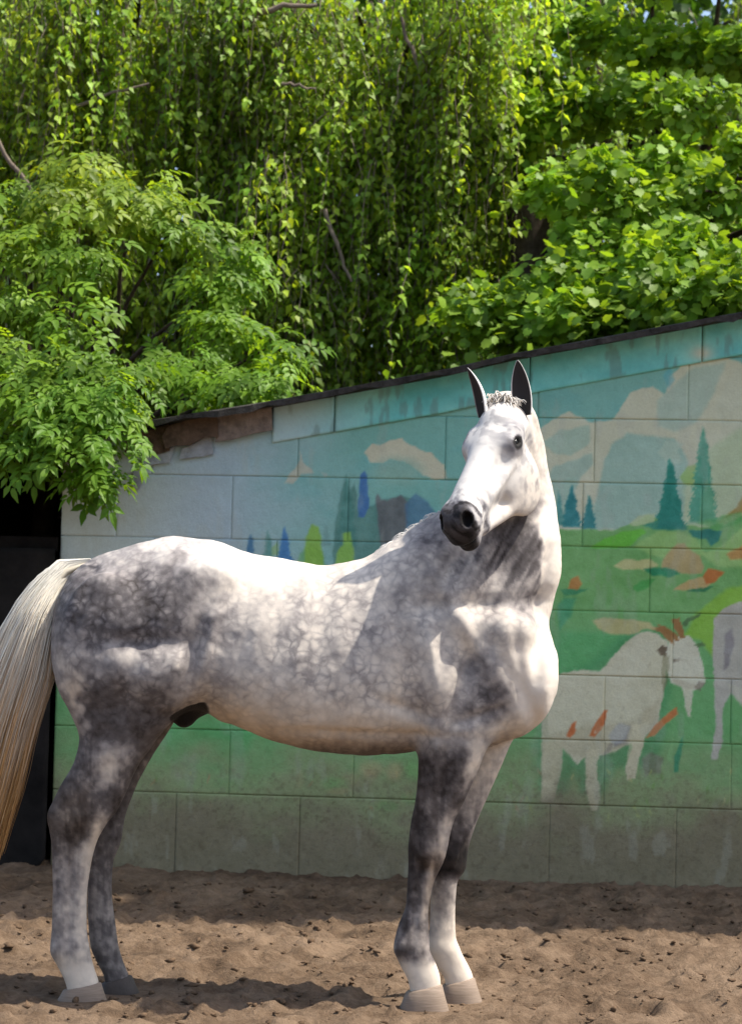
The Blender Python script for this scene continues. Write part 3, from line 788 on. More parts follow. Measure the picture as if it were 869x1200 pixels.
    for v in (-1, 1):
        E(.165, v * .070, -.045, (.066, .034, .040), .03)     # orbit
        E(.19, v * .056, -.20, (.118, .036, .118), .02)     # jowl
        s.cone(hp(.225, v * .080, -.088), hp(.36, v * .056, -.088), .013, .010, .016)    # facial crest
        s.cone(hp(.12, v * .08, -.03), hp(.05, v * .07, -.06), .016, .014, .03)
        E(.515, v * .036, -.052, (.052, .028, .044), .022)    # nostril flesh
        s.cone(hp(.24, v * .042, -.245), hp(.46, v * .022, -.155), .030, .026, .025)   # lower jaw bars
    s.cone(hp(.16, 0, -.13), hp(.40, 0, -.085), .085, .060, .04, HL, .95)
    s.cone(hp(.17, 0, -.052), hp(.46, 0, -.045), .062, .046, .03, HL, 1.0)   # nasal bone
    s.cone(hp(.40, 0, -.085), hp(.525, 0, -.085), .062, .058, .03, HL, .98)
    E(.525, .004, -.078, (.052, .060, .060), .03)                  # muzzle
    E(.558, 0, -.108, (.032, .041, .034), .018)                 # upper lip
    E(.532, 0, -.156, (.034, .032, .024), .012)                # chin
    s.cone(hp(.40, 0, -.14), hp(.52, 0, -.145), .034, .03, .03)
    # throat latch joins head to neck
    s.cone(hp(.02, 0, -.10), P(603, 560, 7.99), .075, .10, .025)
    # carved: nostrils, mouth, eye sockets, supraorbital hollow
    for v in (-1, 1):
        nr = [HA * .75 + HN * .45 + HL * v * .15, 0, 0]
        n0 = HA * .55 + HN * .55; n0 = n0 / np.linalg.norm(n0); n1 = HL * .9 + n0 * 0; n1 -= n0 * (n1 @ n0); n1 /= np.linalg.norm(n1); n2 = np.cross(n0, n1)
        s.ell(hp(.548, v * .047, -.042), (.026, .013, .026), [n0, n1, n2], .008, True)
        s.ell(hp(.170, v * .098, -.040), (.0195, .015, .0145), HROT, .008, True)
        # mouth
        for q in range(8):
            tq = q / 7
            s.ell(hp(.585 - .105 * tq, v * (.012 + .044 * np.sin(tq * 1.9)), -.128 - .008 * tq), (.012, .010, .0045), HROT, .005, True)
    s.ell(hp(.588, 0, -.129), (.014, .02, .0045), HROT, .005, True)
    for v in (-1, 1):
        s.ell(hp(.31, v * .088, -.035), (.09, .026, .035), HROT, .03, True)
        s.ell(hp(.40, v * .082, -.135), (.05, .026, .022), HROT, .025, True)
    # eyelids
    for v in (-1, 1):
        for q in range(12):
            an = q / 12 * 2 * math.pi
            s.ell(hp(.170 + .0205 * math.cos(an), v * (.098 - .006 * math.sin(an) - .003 * abs(math.cos(an))), -.040 + .0150 * math.sin(an)), (.008, .0055, .005 if math.sin(an) < 0 else .0095), HROT, .010)
    return s

tH = time.time()
sdf = build_horse_sdf()
hv, hf = surface_nets(sdf.F, sdf.ax)
del sdf
# relax the stair-steps of the grid a little
def relax(v, f, it, lam=.5):
    e = np.vstack([f[:, [0, 1]], f[:, [1, 2]], f[:, [2, 3]], f[:, [3, 0]]])
    cnt = np.bincount(e.ravel(), minlength=len(v)).astype(float)
    for k in range(it):
        a = np.zeros_like(v)
        for d in range(3):
            a[:, d] = np.bincount(e[:, 0], v[e[:, 1], d], len(v)) + np.bincount(e[:, 1], v[e[:, 0], d], len(v))
        l = lam if k % 2 == 0 else -lam * 1.03
        v = v + l * (a / cnt[:, None] - v)
    return v
hv = relax(hv, hf, 6)
def vnormals(v, f):
    n = np.cross(v[f[:, 2]] - v[f[:, 0]], v[f[:, 3]] - v[f[:, 1]]); o = np.zeros_like(v)
    for i in range(4):
        for d in range(3): o[:, d] += np.bincount(f[:, i], n[:, d], len(v))
    return o / (np.linalg.norm(o, axis=1, keepdims=True) + 1e-9)
hn = vnormals(hv, hf)
hpx, hpy = proj(hv)
hl = (hv - HO) @ HROT.T / HS            # head-frame coordinates
is_head = (smooth(-.02, .05, hl[:, 0]) * smooth(-.33, -.27, hl[:, 2]) * smooth(.17, .13, np.abs(hl[:, 1])) * (hv[:, 2] > 1.5)) * smooth(7.88, 7.80, hv[:, 1] - .0)
near = smooth(8.0, 7.93, hv[:, 1])

# muscle relief pressed into the near side: (px, py, rx, ry, tilt deg, metres)
relief = [(478, 790, 9, 70, -12, -.016), (258, 745, 30, 45, 10, -.014), (500, 700, 14, 60, -28, -.008), (545, 735, 10, 40, -35, .010), (470, 655, 40, 20, 0, .008),
          (225, 760, 8, 40, 12, -.012), (150, 800, 10, 50, 20, -.008), (185, 720, 28, 50, 25, .008), (110, 760, 12, 60, 5, -.007), (545, 790, 9, 40, 18, -.020), (515, 800, 18, 30, 10, .010),
          (600, 735, 30, 12, 10, .010), (575, 708, 55, 9, -2, -.020), (634, 742, 7, 34, 6, -.022), (590, 735, 36, 14, 0, .010), (500, 850, 40, 8, 8, .006), (515, 880, 10, 30, 8, .006),
          (300, 690, 60, 26, 6, -.004), (330, 800, 60, 26, 4, .004), (128, 900, 10, 34, 35, -.006), (90, 985, 5, 24, 6, -.005), (82, 1055, 3.5, 44, 2, -.009), (488, 1055, 3, 30, 4, -.008), (75, 1000, 4, 30, 4, -.006), (500, 985, 10, 16, 0, .006), (497, 940, 4, 36, 10, -.006), (92, 960, 8, 10, 20, .006),
          (590, 650, 10, 60, 22, -.010), (620, 640, 12, 70, 14, .008), (560, 670, 10, 50, 32, .006), (540, 650, 8, 50, 34, -.006), (640, 800, 5, 40, 8, .004), (603, 800, 7, 34, -30, -.008)]
relief += [(175, 792, 42, 18, 0, .020), (170, 752, 46, 9, 0, -.014), (210, 776, 9, 9, 0, .010), (150, 850, 8, 40, -20, -.008), (505, 766, 6, 30, -8, .012), (520, 690, 6, 60, -28, .008), (470, 830, 22, 5, 20, -.006),
           (240, 770, 6, 40, 14, .010), (100, 690, 8, 50, 20, -.008), (420, 860, 80, 4, 2, -.006), (300, 740, 6, 50, 8, .003), (325, 745, 6, 55, 8, -.003), (350, 750, 6, 55, 6, .003), (375, 750, 6, 55, 6, -.003), (400, 750, 6, 55, 4, .003),
           (60, 955, 5, 9, 0, .008), (118, 948, 8, 14, 0, .006), (98, 980, 5, 16, 10, -.006), (498, 1000, 12, 9, 0, .008), (500, 1020, 10, 5, 0, -.006), (484, 1000, 4, 12, 0, -.006), (64, 1114, 6, 8, 0, .006), (466, 1112, 6, 8, 0, .006), (530, 1005, 10, 9, 0, .006),
           (520, 900, 5, 36, 8, -.008), (540, 905, 6, 34, 14, .007), (505, 905, 7, 40, 6, .007), (640, 670, 5, 50, 4, -.008), (575, 760, 5, 30, 10, -.006), (610, 780, 6, 40, -12, -.008), (560, 840, 26, 5, -20, -.008)]
disp = np.zeros(len(hv))
for x, y, a, b, an, amp in relief:
    c, sn = math.cos(radians(an)), math.sin(radians(an)); dx, dy = hpx - x, hpy - y
    g = np.exp(-.5 * (((dx * c + dy * sn) / a) ** 2 + ((-dx * sn + dy * c) / b) ** 2)); disp += amp * g
facing = np.clip(-hn[:, 1] * 1.4, 0, 1) * (1 - is_head) * (hv[:, 1] < 8.02)
hv = hv + hn * (1.35 * disp * facing)[:, None]
hv = hv + hn * ((fbm2(hpx / 18, hpy / 18, 3, 9) - .5) * .006 * (1 - is_head) * smooth(960, 900, hpy))[:, None]
hn = vnormals(hv, hf)

# ---- coat: r darkness, g warm tint, b dapple strength
cwx = hpx + (fbm2(hpx / 26, hpy / 26, 3, 61) - .5) * 46 + (fbm2(hpx / 8, hpy / 8, 2, 62) - .5) * 14
cwy = hpy + (fbm2(hpx / 26 + 31, hpy / 26, 3, 63) - .5) * 46 + (fbm2(hpx / 8 + 31, hpy / 8, 2, 64) - .5) * 14
_lw = smooth(900, 860, hpy); cwx = hpx + (cwx - hpx) * (.35 + .65 * _lw); cwy = hpy + (cwy - hpy) * (.35 + .65 * _lw)
def gauss(x, y, a, b, an=0):
    c, sn = math.cos(radians(an)), math.sin(radians(an)); dx, dy = cwx - x, cwy - y
    return np.exp(-.5 * (((dx * c + dy * sn) / a) ** 2 + ((-dx * sn + dy * c) / b) ** 2))
dk = np.full(len(hv), .16); wm = np.full(len(hv), .36); dp = np.full(len(hv), .35)
nz = fbm2(hpx / 22, hpy / 22, 4, 3); nz2 = fbm2(hpx / 6.5, hpy / 7.5, 4, 4)
def setv(arr, g, val, s=1.0): return arr + (val - arr) * np.clip(g * s, 0, 1)
torso = smooth(900, 870, hpy)
for x, y, a, b, an, d, st in [
    # barrel and back
    (380, 755, 85, 45, 0, .25, 1.2), (440, 720, 60, 50, 0, .24, 1.1), (500, 680, 55, 55, 0, .21, 1.2), (300, 660, 80, 18, 6, .11, 1.2), (270, 690, 45, 40, 0, .14, 1.2), (420, 668, 50, 14, -15, .13, 1.0),
    (270, 770, 40, 40, 0, .20, 1.0), (360, 845, 120, 26, 2, .10, 1.3), (455, 845, 40, 26, 0, .10, 1.1), (300, 815, 50, 26, 30, .10, 1.0),
    # quarters
    (130, 735, 60, 80, 0, .50, 1.4), (170, 700, 34, 50, 10, .52, 1.2), (100, 700, 26, 34, 0, .55, 1.0), (200, 700, 24, 40, 0, .56, 1.0), (205, 640, 70, 13, 0, .17, 1.1), (140, 655, 40, 12, -15, .28, 1.0),
    (150, 830, 48, 48, 0, .58, 1.5), (180, 785, 40, 22, 0, .36, 1.25), (160, 775, 36, 11, 0, .24, 1.1), (205, 775, 9, 8, 0, .10, .8), (86, 810, 8, 44, -8, .26, 1.1), (225, 810, 16, 24, 0, .24, .9), (222, 740, 16, 40, 0, .40, .8),
    # shoulder, neck and breast
    (600, 760, 46, 36, 0, .07, 1.6), (640, 800, 30, 50, 0, .02, 1.6), (556, 812, 22, 28, 0, .62, 1.5), (576, 795, 18, 18, 0, .46, 1.0), (522, 835, 26, 18, 0, .40, .9), (508, 766, 14, 28, -20, .08, 1.0), (520, 815, 24, 24, 0, .24, 1.0),
    (600, 648, 40, 42, 15, .60, 1.5), (625, 655, 12, 40, 5, .62, 1.0), (560, 690, 36, 24, 20, .32, 1.1), (505, 640, 16, 36, 15, .42, .9), (650, 610, 14, 60, -2, .05, 1.25), (655, 680, 8, 50, 4, .06, 1.5), (530, 660, 20, 30, 30, .30, .8),
    (540, 720, 40, 16, 10, .28, .8)]:
    dk = setv(dk, gauss(x, y, a, b, an), d, st)
dk = dk + ((nz - .5) * .24 + (fbm2(hpx / 6, hpy / 6, 3, 19) - .5) * .2) * (1 - smooth(.0, .14, .14 - dk))
# streaks on the neck
stk = fbm2((hpx + hpy * .5) / 5, (hpy - hpx * .5) / 40, 3, 41)
dk = dk + (stk - .5) * .55 * gauss(585, 655, 48, 42)
# legs
dist_leg = smooth(850, 900, hpy)
farleg = hv[:, 1] > 7.985
hind = hpx < 300
lg = np.full(len(hv), .5)
def legset(mask, seq):
    global lg
    ys = [q[0] for q in seq]; lg = np.where(mask, np.interp(hpy, ys, [q[1] for q in seq]), lg)
legset(hind & ~farleg, [(850, .64), (880, .52), (905, .58), (930, .64), (960, .68), (985, .66), (1005, .46), (1030, .36), (1070, .30), (1095, .36), (1115, .40), (1128, .2), (1138, .04), (1170, .03)])
legset(hind & farleg, [(850, .52), (900, .56), (960, .62), (1020, .52), (1060, .46), (1110, .50), (1170, .56)])
legset(~hind & ~farleg, [(850, .54), (875, .70), (940, .66), (985, .70), (1020, .74), (1060, .64), (1090, .60), (1104, .40), (1114, .56), (1124, .4), (1136, .05), (1170, .03)])
legset(~hind & farleg, [(850, .2), (900, .22), (940, .34), (975, .58), (1000, .84), (1020, .86), (1034, .42), (1060, .36), (1090, .22), (1104, .08), (1170, .03)])
lg = setv(lg, gauss(132, 893, 11, 22, 25) * (hind & ~farleg), .18, 1.2)
lg = setv(lg, gauss(80, 950, 10, 14, 15) * (hind & ~farleg), .42, .9)
lg = setv(lg, gauss(110, 985, 6, 26, 14) * (hind & ~farleg), .14, 1.1)
lg = setv(lg, gauss(99, 1070, 5, 60, 2) * (hind & ~farleg), .12, .9)
lg = setv(lg, gauss(66, 1020, 6, 50, 0) * (hind & ~farleg), .5, .6)
lg = setv(lg, gauss(558, 880, 9, 26, 12) * (~hind & ~farleg), .05, 1.3)
lg = setv(lg, gauss(522, 976, 7, 28, 12) * (~hind & ~farleg), .22, 1.0)
lg = setv(lg, gauss(500, 1045, 6, 40, 6) * (~hind & ~farleg), .3, .9)
lg = setv(lg, gauss(505, 945, 9, 10, 0) * (~hind & ~farleg), .45, .8)
lg = setv(lg, gauss(514, 890, 7, 8, 0) * (~hind & ~farleg), .5, .7)
lst = fbm2(hpx / 3.2, hpy / 26, 3, 14)
lg = lg + ((nz2 - .5) * .38 + (lst - .5) * .16) * smooth(.03, .25, lg)
dk = dk * (1 - dist_leg) + lg * dist_leg
# warm stains
for x, y, a, b, w_ in [(290, 690, 70, 40, .35), (170, 790, 40, 22, .35), (86, 820, 10, 50, .45), (330, 870, 110, 14, .75), (260, 838, 24, 12, .7), (85, 965, 26, 36, .9), (505, 1015, 14, 44, 1.0), (485, 960, 20, 60, .6), (130, 890, 12, 22, .3), (470, 790, 10, 30, .5), (545, 1000, 12, 20, .4), (80, 1120, 20, 20, .45), (490, 1110, 20, 20, .4), (240, 640, 60, 14, .2)]:
    wm = setv(wm, gauss(x, y, a, b), w_, 1)
# dapples
for x, y, a, b, d in [(390, 750, 90, 60, 1.0), (150, 720, 60, 60, .75), (205, 650, 70, 20, .35), (300, 680, 60, 40, .35), (570, 770, 40, 40, .5), (480, 700, 40, 60, .6), (600, 780, 40, 40, .3), (640, 800, 20, 40, .05), (350, 850, 90, 18, .25), (150, 830, 40, 40, .4), (600, 640, 50, 50, .25)]:
    dp = setv(dp, gauss(x, y, a, b), d, 1)
wm = np.maximum(wm, dist_leg * .5)
dp = dp * (1 - dist_leg * .8) + dist_leg * .12
# head colours in its own frame
u, vv_, w_ = hl.T
hd = np.full(len(hv), .11)
hnz = fbm2(u * 40 + 5, vv_ * 40 + w_ * 30, 3, 6)
muz = smooth(.485, .54, u + .28 * np.maximum(0, -.075 - w_) + (hnz - .5) * .05 + .35 * (w_ + .05) - .9 * np.maximum(0, np.abs(vv_) - .042))
hd = hd + .58 * muz + .14 * muz * smooth(-.06, -.12, w_)
eyeD = np.sqrt(((u - .170) / .030) ** 2 + ((w_ + .041) / .024) ** 2 + ((np.abs(vv_) - .1) / .05) ** 2)
hd = hd + .14 * smooth(2.6, .7, eyeD) + .62 * smooth(1.02, .72, eyeD)
hd = hd + .12 * smooth(.50, .66, hnz) * smooth(.26, .12, u) + .05 * smooth(.055, .085, np.abs(vv_)) * smooth(.1, .2, u)
hd = hd + .06 * smooth(.05, .02, np.sqrt((u - .12) ** 2 + (w_ + .03) ** 2 + (np.abs(vv_) - .09) ** 2))
hd = hd + .22 * smooth(.35, .48, u) * smooth(.03, .06, np.abs(vv_)) * smooth(.45, .62, hnz) + .08 * smooth(.5, .7, hnz)
hd = hd + .22 * smooth(.40, .47, u) * smooth(.46, .64, fbm2(u * 60, vv_ * 60 + w_ * 50, 3, 26)) + .10 * smooth(.02, .06, vv_) * smooth(.5, .68, fbm2(u * 26 + 3, w_ * 26, 3, 27))
hd = hd + .16 * np.exp(-(((u - .36) / .03) ** 2 + ((w_ + .12) / .025) ** 2))
hd = hd + .2 * smooth(.06, .0, u)
dk = dk * (1 - is_head) + hd * is_head
# seen through the nostrils and the corner of the mouth
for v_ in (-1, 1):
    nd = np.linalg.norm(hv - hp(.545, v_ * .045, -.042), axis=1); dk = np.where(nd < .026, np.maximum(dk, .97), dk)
wm = wm * (1 - is_head) + is_head * (.10 + .25 * smooth(-.12, -.22, w_))
dp = dp * (1 - is_head) + .04 * is_head
shth = smooth(1, .75, np.sqrt(((hpx - 221) / 27) ** 2 + ((hpy - 836) / 25) ** 2)) * (np.abs(hv[:, 1] - 7.96) < .13) * (hpy > 806)
dk = np.maximum(dk, shth * .96)
wm = wm * (1 - shth)
dk = dk + .06 * smooth(.3, .6, dk)
coat = np.stack([np.clip(dk, 0, 1), np.clip(wm, 0, 1), np.clip(dp, 0, 1)], -1)

th = NT('dapple_grey_coat')
at = th.attr('coat'); sepn = th.new('ShaderNodeSeparateColor'); th.l.new(at.outputs['Color'], sepn.inputs[0])
D, WM, DP = sepn.outputs
tc = th.n.new('ShaderNodeTexCoord').outputs['Object']
dn = th.new('ShaderNodeTexNoise', i_Scale=20.0, i_Detail=5.0); th.l.new(tc, dn.inputs['Vector'])
ds = th.new('ShaderNodeVectorMath', operation='SCALE'); th.l.new(dn.outputs['Color'], ds.inputs[0]); ds.inputs['Scale'].default_value = .055
da = th.new('ShaderNodeVectorMath', operation='ADD'); th.l.new(tc, da.inputs[0]); th.l.new(ds.outputs[0], da.inputs[1])
vo = th.new('ShaderNodeTexVoronoi', feature='DISTANCE_TO_EDGE', i_Scale=29.0, i_Randomness=1.0); th.l.new(da.outputs[0], vo.inputs['Vector'])
vo2 = th.new('ShaderNodeTexVoronoi', feature='F1', i_Scale=29.0, i_Randomness=1.0); th.l.new(da.outputs[0], vo2.inputs['Vector'])
cellv = th.new('ShaderNodeSeparateColor'); th.l.new(vo2.outputs['Color'], cellv.inputs[0])
net = th.new('ShaderNodeMapRange', i_1=.0, i_2=.28, i_3=.13, i_4=-.04, interpolation_type='SMOOTHSTEP'); th.l.new(vo.outputs['Distance'], net.inputs[0])
spot = th.new('ShaderNodeMapRange', i_1=.05, i_2=.62, i_3=-.15, i_4=.13); th.l.new(vo2.outputs['Distance'], spot.inputs[0])
patch = th.new('ShaderNodeMapRange', i_1=.36, i_2=.62, i_3=.2, i_4=1.0); th.l.new(th.noise(8, 5, .7, tc), patch.inputs[0])
dap = th.math('MULTIPLY', th.math('ADD', net.outputs[0], spot.outputs[0]), th.math('MULTIPLY', DP, patch.outputs[0]))
celld = th.math('MULTIPLY', th.math('MULTIPLY', th.math('SUBTRACT', cellv.outputs[0], .5), .22), DP)
hair = th.new('ShaderNodeMapping'); hair.inputs['Scale'].default_value = (60, 60, 220); th.l.new(tc, hair.inputs[0])
hn_ = th.noise(4, 4, .7, hair.outputs[0])
spk = th.noise(70, 4, .75, tc)
tot = th.math('ADD', D, dap)
grain = th.math('MULTIPLY', th.math('SUBTRACT', th.math('ADD', th.math('MULTIPLY', spk, .6), th.math('MULTIPLY', hn_, .4)), .5), .22)
grain = th.math('MULTIPLY', grain, th.math('MULTIPLY_ADD', D, 1.4, .25, clamp=True))
tot = th.math('ADD', tot, grain, clamp=True)
cc = th.ramp(tot, [(0, (.76, .735, .69)), (.16, (.60, .58, .55)), (.36, (.34, .33, .335)), (.58, (.135, .13, .14)), (.8, (.042, .037, .038)), (1, (.007, .006, .006))])
cc = th.mix(WM, cc, th.mix(1.0, cc, (1.0, .78, .54), 'MULTIPLY'))
th.base(cc, .6, .18)
th.b.inputs['Sheen Weight'].default_value = .03; th.b.inputs['Sheen Roughness'].default_value = .4
th.bump(th.math('ADD', hn_, th.math('MULTIPLY', spk, .5)), .0022, .6)
body = put('body', hv, hf, th.m, horse, attrs={'coat': coat})

# ---- hooves
tho = NT('hoof_horn'); hm_ = th_ = tho.noise(14, 4, .6)
mpp = tho.new('ShaderNodeMapping'); mpp.inputs['Scale'].default_value = (8, 8, 120); tho.l.new(tho.n.new('ShaderNodeTexCoord').outputs['Object'], mpp.inputs[0])
tho.base(tho.ramp(tho.noise(2, 4, .6, mpp.outputs[0]), [(.3, (.21, .155, .112)), (.7, (.29, .22, .165))]), .65, .3); tho.bump(tho.noise(3, 3, .5, mpp.outputs[0]), .0008)
M_hoofd = simple_mat('dark_hoof_horn', (.075, .06, .05), .65, .3, .3, 14, .002)
def hoof(cl, cr, ct, bl, br, Y, mat):
    """coronet left/right px, its py; sole left/right px"""
    a, b = P(cl, ct, Y), P(cr, ct - 9, Y); c, d = P(bl, 1170, Y), P(br, 1170, Y)
    n = 28; rings = []
    for t, gr in ((0, .94), (.04, 1.03), (.5, 1.0), (.94, 1.0), (1, .985)):
        l = a[0] * (1 - t) + c[0] * t; r = b[0] * (1 - t) + d[0] * t
        hw = (r - l) / 2; cxx = (l + r) / 2; hy = (.050 * (1 - t) + .062 * t)
        an = np.linspace(0, 2 * math.pi, n, endpoint=False)
        ex = np.cos(an); ey = np.sin(an); flat = np.where(ex < 0, np.abs(ex) ** .75 * -1, ex)
        zt = a[2] + (b[2] - a[2]) * (ex * .5 + .5); z = zt * (1 - t) + (-.012) * t
        rings.append(np.stack([cxx + flat * hw * gr, Y + ey * hy * gr, z], -1))
    v = np.vstack(rings + [rings[0].mean(0)[None] + [0, 0, .004], rings[-1].mean(0)[None]])
    f = []
    for k in range(len(rings) - 1):
        for i in range(n): j = (i + 1) % n; f.append([k * n + i, (k + 1) * n + i, (k + 1) * n + j, k * n + j])
    N = len(rings) * n
    for i in range(n): j = (i + 1) % n; f.append([i, j, N]); f.append([(len(rings) - 1) * n + j, (len(rings) - 1) * n + i, N + 1])
    return put('hoof', v, f, mat, horse)
hoof(75, 118, 1160, 66, 127, 7.90, tho.m)
hoof(120, 154, 1152, 114, 165, 8.08, M_hoofd)['label'] = 'dark grey hoof of the far hind leg'
hoof(476, 517, 1162, 466, 527, 7.87, tho.m)
hoof(519, 555, 1154, 513, 566, 8.065, tho.m)

# ---- eyes
M_eye = NT('eye').base((.006, .005, .004), .15, .2)
def uvsphere(c, r, rot=np.eye(3), nu=24, nv=14):
    v = []
    for i in range(nv + 1):
        ph = math.pi * i / nv
        for j in range(nu):
            a = 2 * math.pi * j / nu; v.append([math.sin(ph) * math.cos(a), math.sin(ph) * math.sin(a), math.cos(ph)])
    v = (np.array(v) * r) @ rot + c
    f = [[i * nu + j, (i + 1) * nu + j, (i + 1) * nu + (j + 1) % nu, i * nu + (j + 1) % nu] for i in range(nv) for j in range(nu)]
    return v, f
for v_ in (-1, 1):
    v, f = uvsphere(hp(.170, v_ * .0855, -.041), (.0175, .0175, .0130), HROT)
    put('eye', v, f, M_eye, horse)

# ---- ears: curled leaf-shaped cups
te = NT('ear_skin'); ea = te.attr('shade').outputs['Fac']
te.base(te.ramp(te.math('ADD', ea, te.math('MULTIPLY', te.math('SUBTRACT', te.noise(60, 3, .6), .5), .2)), [(.2, (.72, .69, .65)), (.5, (.30, .27, .26)), (.8, (.03, .026, .026))]), .7, .2)
def ear(base, tip, open_dir, width, curl, dark_out):
    base, tip, od = (np.asarray(q, float) for q in (base, tip, open_dir))
    ax = tip - base; L = np.linalg.norm(ax); ax = ax / L
    od = od - ax * (od @ ax); od /= np.linalg.norm(od); sd_ = np.cross(ax, od)
    nu, nv = 22, 17; v = []; sh = []
    for side in (0, 1):
        for i in range(nu):
            t = i / (nu - 1)
            w = width * 1.18 * (1 - t) ** .85 * (.62 + 1.9 * t) ** .9 + .0010
            for j in range(nv):
                q = (j / (nv - 1) * 2 - 1)
                an = q * curl * (1.25 - .5 * t)
                R = w / math.sin(min(curl * (1.25 - .5 * t), 1.5)) if curl > 0 else w
                p = base + ax * (t * L) + sd_ * (R * math.sin(an)) + od * (R * (1 - math.cos(an)) - .3 * w) - od * .012 * math.sin(t * math.pi)
                nrm = -(od * math.cos(an) - sd_ * math.sin(an))
                p = p + (nrm * .0045 * (1 - .5 * t) if side == 1 else 0)
                v.append(p)
                if side == 0: sh.append(.9 if abs(q) < .9 else .45)
                else: sh.append(dark_out * smooth(.35, .9, np.array(t)) )
    v = np.array(v); n = nu * nv; idx = np.arange(n).reshape(nu, nv)
    f1 = np.stack([idx[:-1, :-1], idx[:-1, 1:], idx[1:, 1:], idx[1:, :-1]], -1).reshape(-1, 4)
    loop = np.concatenate([idx[:, 0], idx[-1, 1:], idx[-2::-1, -1], idx[0, -2:0:-1]]); l2 = np.roll(loop, -1)
    f = np.vstack([f1, f1[:, ::-1] + n, np.stack([loop, l2, l2 + n, loop + n], -1)])
    return put('ear', v, f, te.m, horse, attrs={'shade': np.array(sh)})
ear(P(567, 488, 7.80), P(547, 431, 7.78), (-.95, -.34, .05), .036, .95, .12)
ear(P(613, 487, 7.79), P(606, 422, 7.78), (-.12, -1.0, .0), .030, .95, .3)

# ---- hair: tail, mane tufts, forelock (fine three-sided strands)
def strands(paths, r0, r1, tint):
    """paths (n, m, 3)"""
    n, m, _ = paths.shape
    tg = np.gradient(paths, axis=1); tg /= np.linalg.norm(tg, axis=2, keepdims=True) + 1e-9
    up = np.array([.31, -.9, .3]); s1 = np.cross(tg, up); s1 /= np.linalg.norm(s1, axis=2, keepdims=True) + 1e-9; s2 = np.cross(tg, s1)
    t = np.linspace(0, 1, m); rad = (r0 + (r1 - r0) * t)[None, :, None] * np.ones((n, 1, 1))
    ring = [paths + rad * (s1 * math.cos(a) + s2 * math.sin(a)) for a in (0, 2.094, 4.189)]
    v = np.stack(ring, 2).reshape(-1, 3)
    base = (np.arange(n)[:, None] * m + np.arange(m - 1)[None]) * 3
    f = []
    for a in range(3):
        b = (a + 1) % 3; f.append(np.stack([base + a, base + 3 + a, base + 3 + b, base + b], -1).reshape(-1, 4))
    col_ = np.repeat(tint.reshape(n * m, -1), 3, 0)
    return v, np.vstack(f), col_
tt = NT('horse_hair'); tt.base(tt.attr('tint').outputs['Color'], .5, .3); M_hair = tt.m
def bez(pts, m):
    p = np.asarray(pts, float); d = np.concatenate([[0], np.cumsum(np.linalg.norm(np.diff(p, axis=0), axis=1))]); 
    out = pchip(d, p, m); return np.stack(out[1:], -1)
MT = 15
rightc = bez([(108, 663), (98, 672), (84, 692), (66, 742), (60, 795), (42, 850), (22, 925), (2, 985), (-14, 1045)], MT)
leftc = bez([(104, 655), (70, 656), (40, 682), (8, 730), (-18, 790), (-44, 870), (-62, 950), (-70, 1020), (-66, 1075)], MT)
NS = 5200
q = rng.beta(1.1, 1.1, NS); path2 = leftc[None] * (1 - q)[:, None, None] + rightc[None] * q[:, None, None]
lock = np.floor(q * 14) ; off = (hash01(lock, lock * 0 + 5) - .5)
tpar = np.linspace(0, 1, MT)
path2[:, :, 0] += (off * 16)[:, None] * tpar[None] ** 1.2 + rng.normal(0, 2.2, (NS, 1)) * tpar[None] + np.cumsum(rng.normal(0, .9, (NS, MT)), 1)
dep = 8.0 - .11 * np.sqrt(np.clip(1 - (2 * q - 1) ** 2, 0, 1)) * rng.choice([-1, 1], NS, p=[.35, .65]) * rng.uniform(.3, 1, NS)
Yp = 8.03 + (dep - 8.0)[:, None] * smooth(0, .25, tpar)[None] + rng.normal(0, .008, (NS, 1)) * tpar[None]
ln = rng.uniform(.72, 1.0, NS)
wp = P(path2[..., 0], path2[..., 1], Yp)
# shorten some strands by resampling
ii = tpar[None] * ln[:, None] * (MT - 1); i0 = np.minimum(ii.astype(int), MT - 2); fr = (ii - i0)[..., None]
ar = np.arange(NS)[:, None]; wp = wp[ar, i0] * (1 - fr) + wp[ar, i0 + 1] * fr
pyt = path2[:, :, 1]; g = smooth(700, 1010, pyt + rng.normal(0, 36, (NS, 1)) + (off * 70)[:, None])[..., None]
rv_ = rng.uniform(.72, 1.12, (NS, 1, 1))
tint = (np.array([.86, .80, .67]) * (1 - g) + np.array([.62, .34, .12]) * g) * rv_
dkm = (rng.random(NS) < .08)[:, None, None]; tint = np.where(dkm, tint * [.5, .45, .42], tint)
v, f, cl_ = strands(wp, .0018, .0009, tint)
# dock: hidden core the hair grows from
cv = []
CO = 16
for i in range(MT):
    c0 = (leftc[i] + rightc[i]) / 2; hw = np.linalg.norm(rightc[i] - leftc[i]) / 2 / 333 * (.70 if i > 7 else .25 + .06 * i)
    tgv = (leftc[min(i + 1, MT - 1)] + rightc[min(i + 1, MT - 1)] - leftc[max(i - 1, 0)] - rightc[max(i - 1, 0)]); tgv = tgv / np.linalg.norm(tgv)
    nv2 = np.array([-tgv[1], tgv[0]])
    for j in range(CO):
        a = 2 * math.pi * j / CO
        pp = c0 + nv2 * (hw * 333 * math.cos(a)); cv.append(P(pp[0], pp[1], 8.03 + .06 * math.sin(a) * min(1, .5 + i / 8)))
cf = np.array([[i * CO + j, i * CO + (j + 1) % CO, (i + 1) * CO + (j + 1) % CO, (i + 1) * CO + j] for i in range(MT - 1) for j in range(CO)])
gt = smooth(700, 950, np.repeat(((leftc + rightc) / 2)[:, 1], CO))[:, None]
ct = (np.array([.6, .52, .38]) * (1 - gt) + np.array([.26, .15, .07]) * gt)
put('tail', np.vstack([v, np.array(cv)]), np.vstack([f, cf + len(v)]), M_hair, horse, attrs={'tint': np.vstack([cl_, ct])})

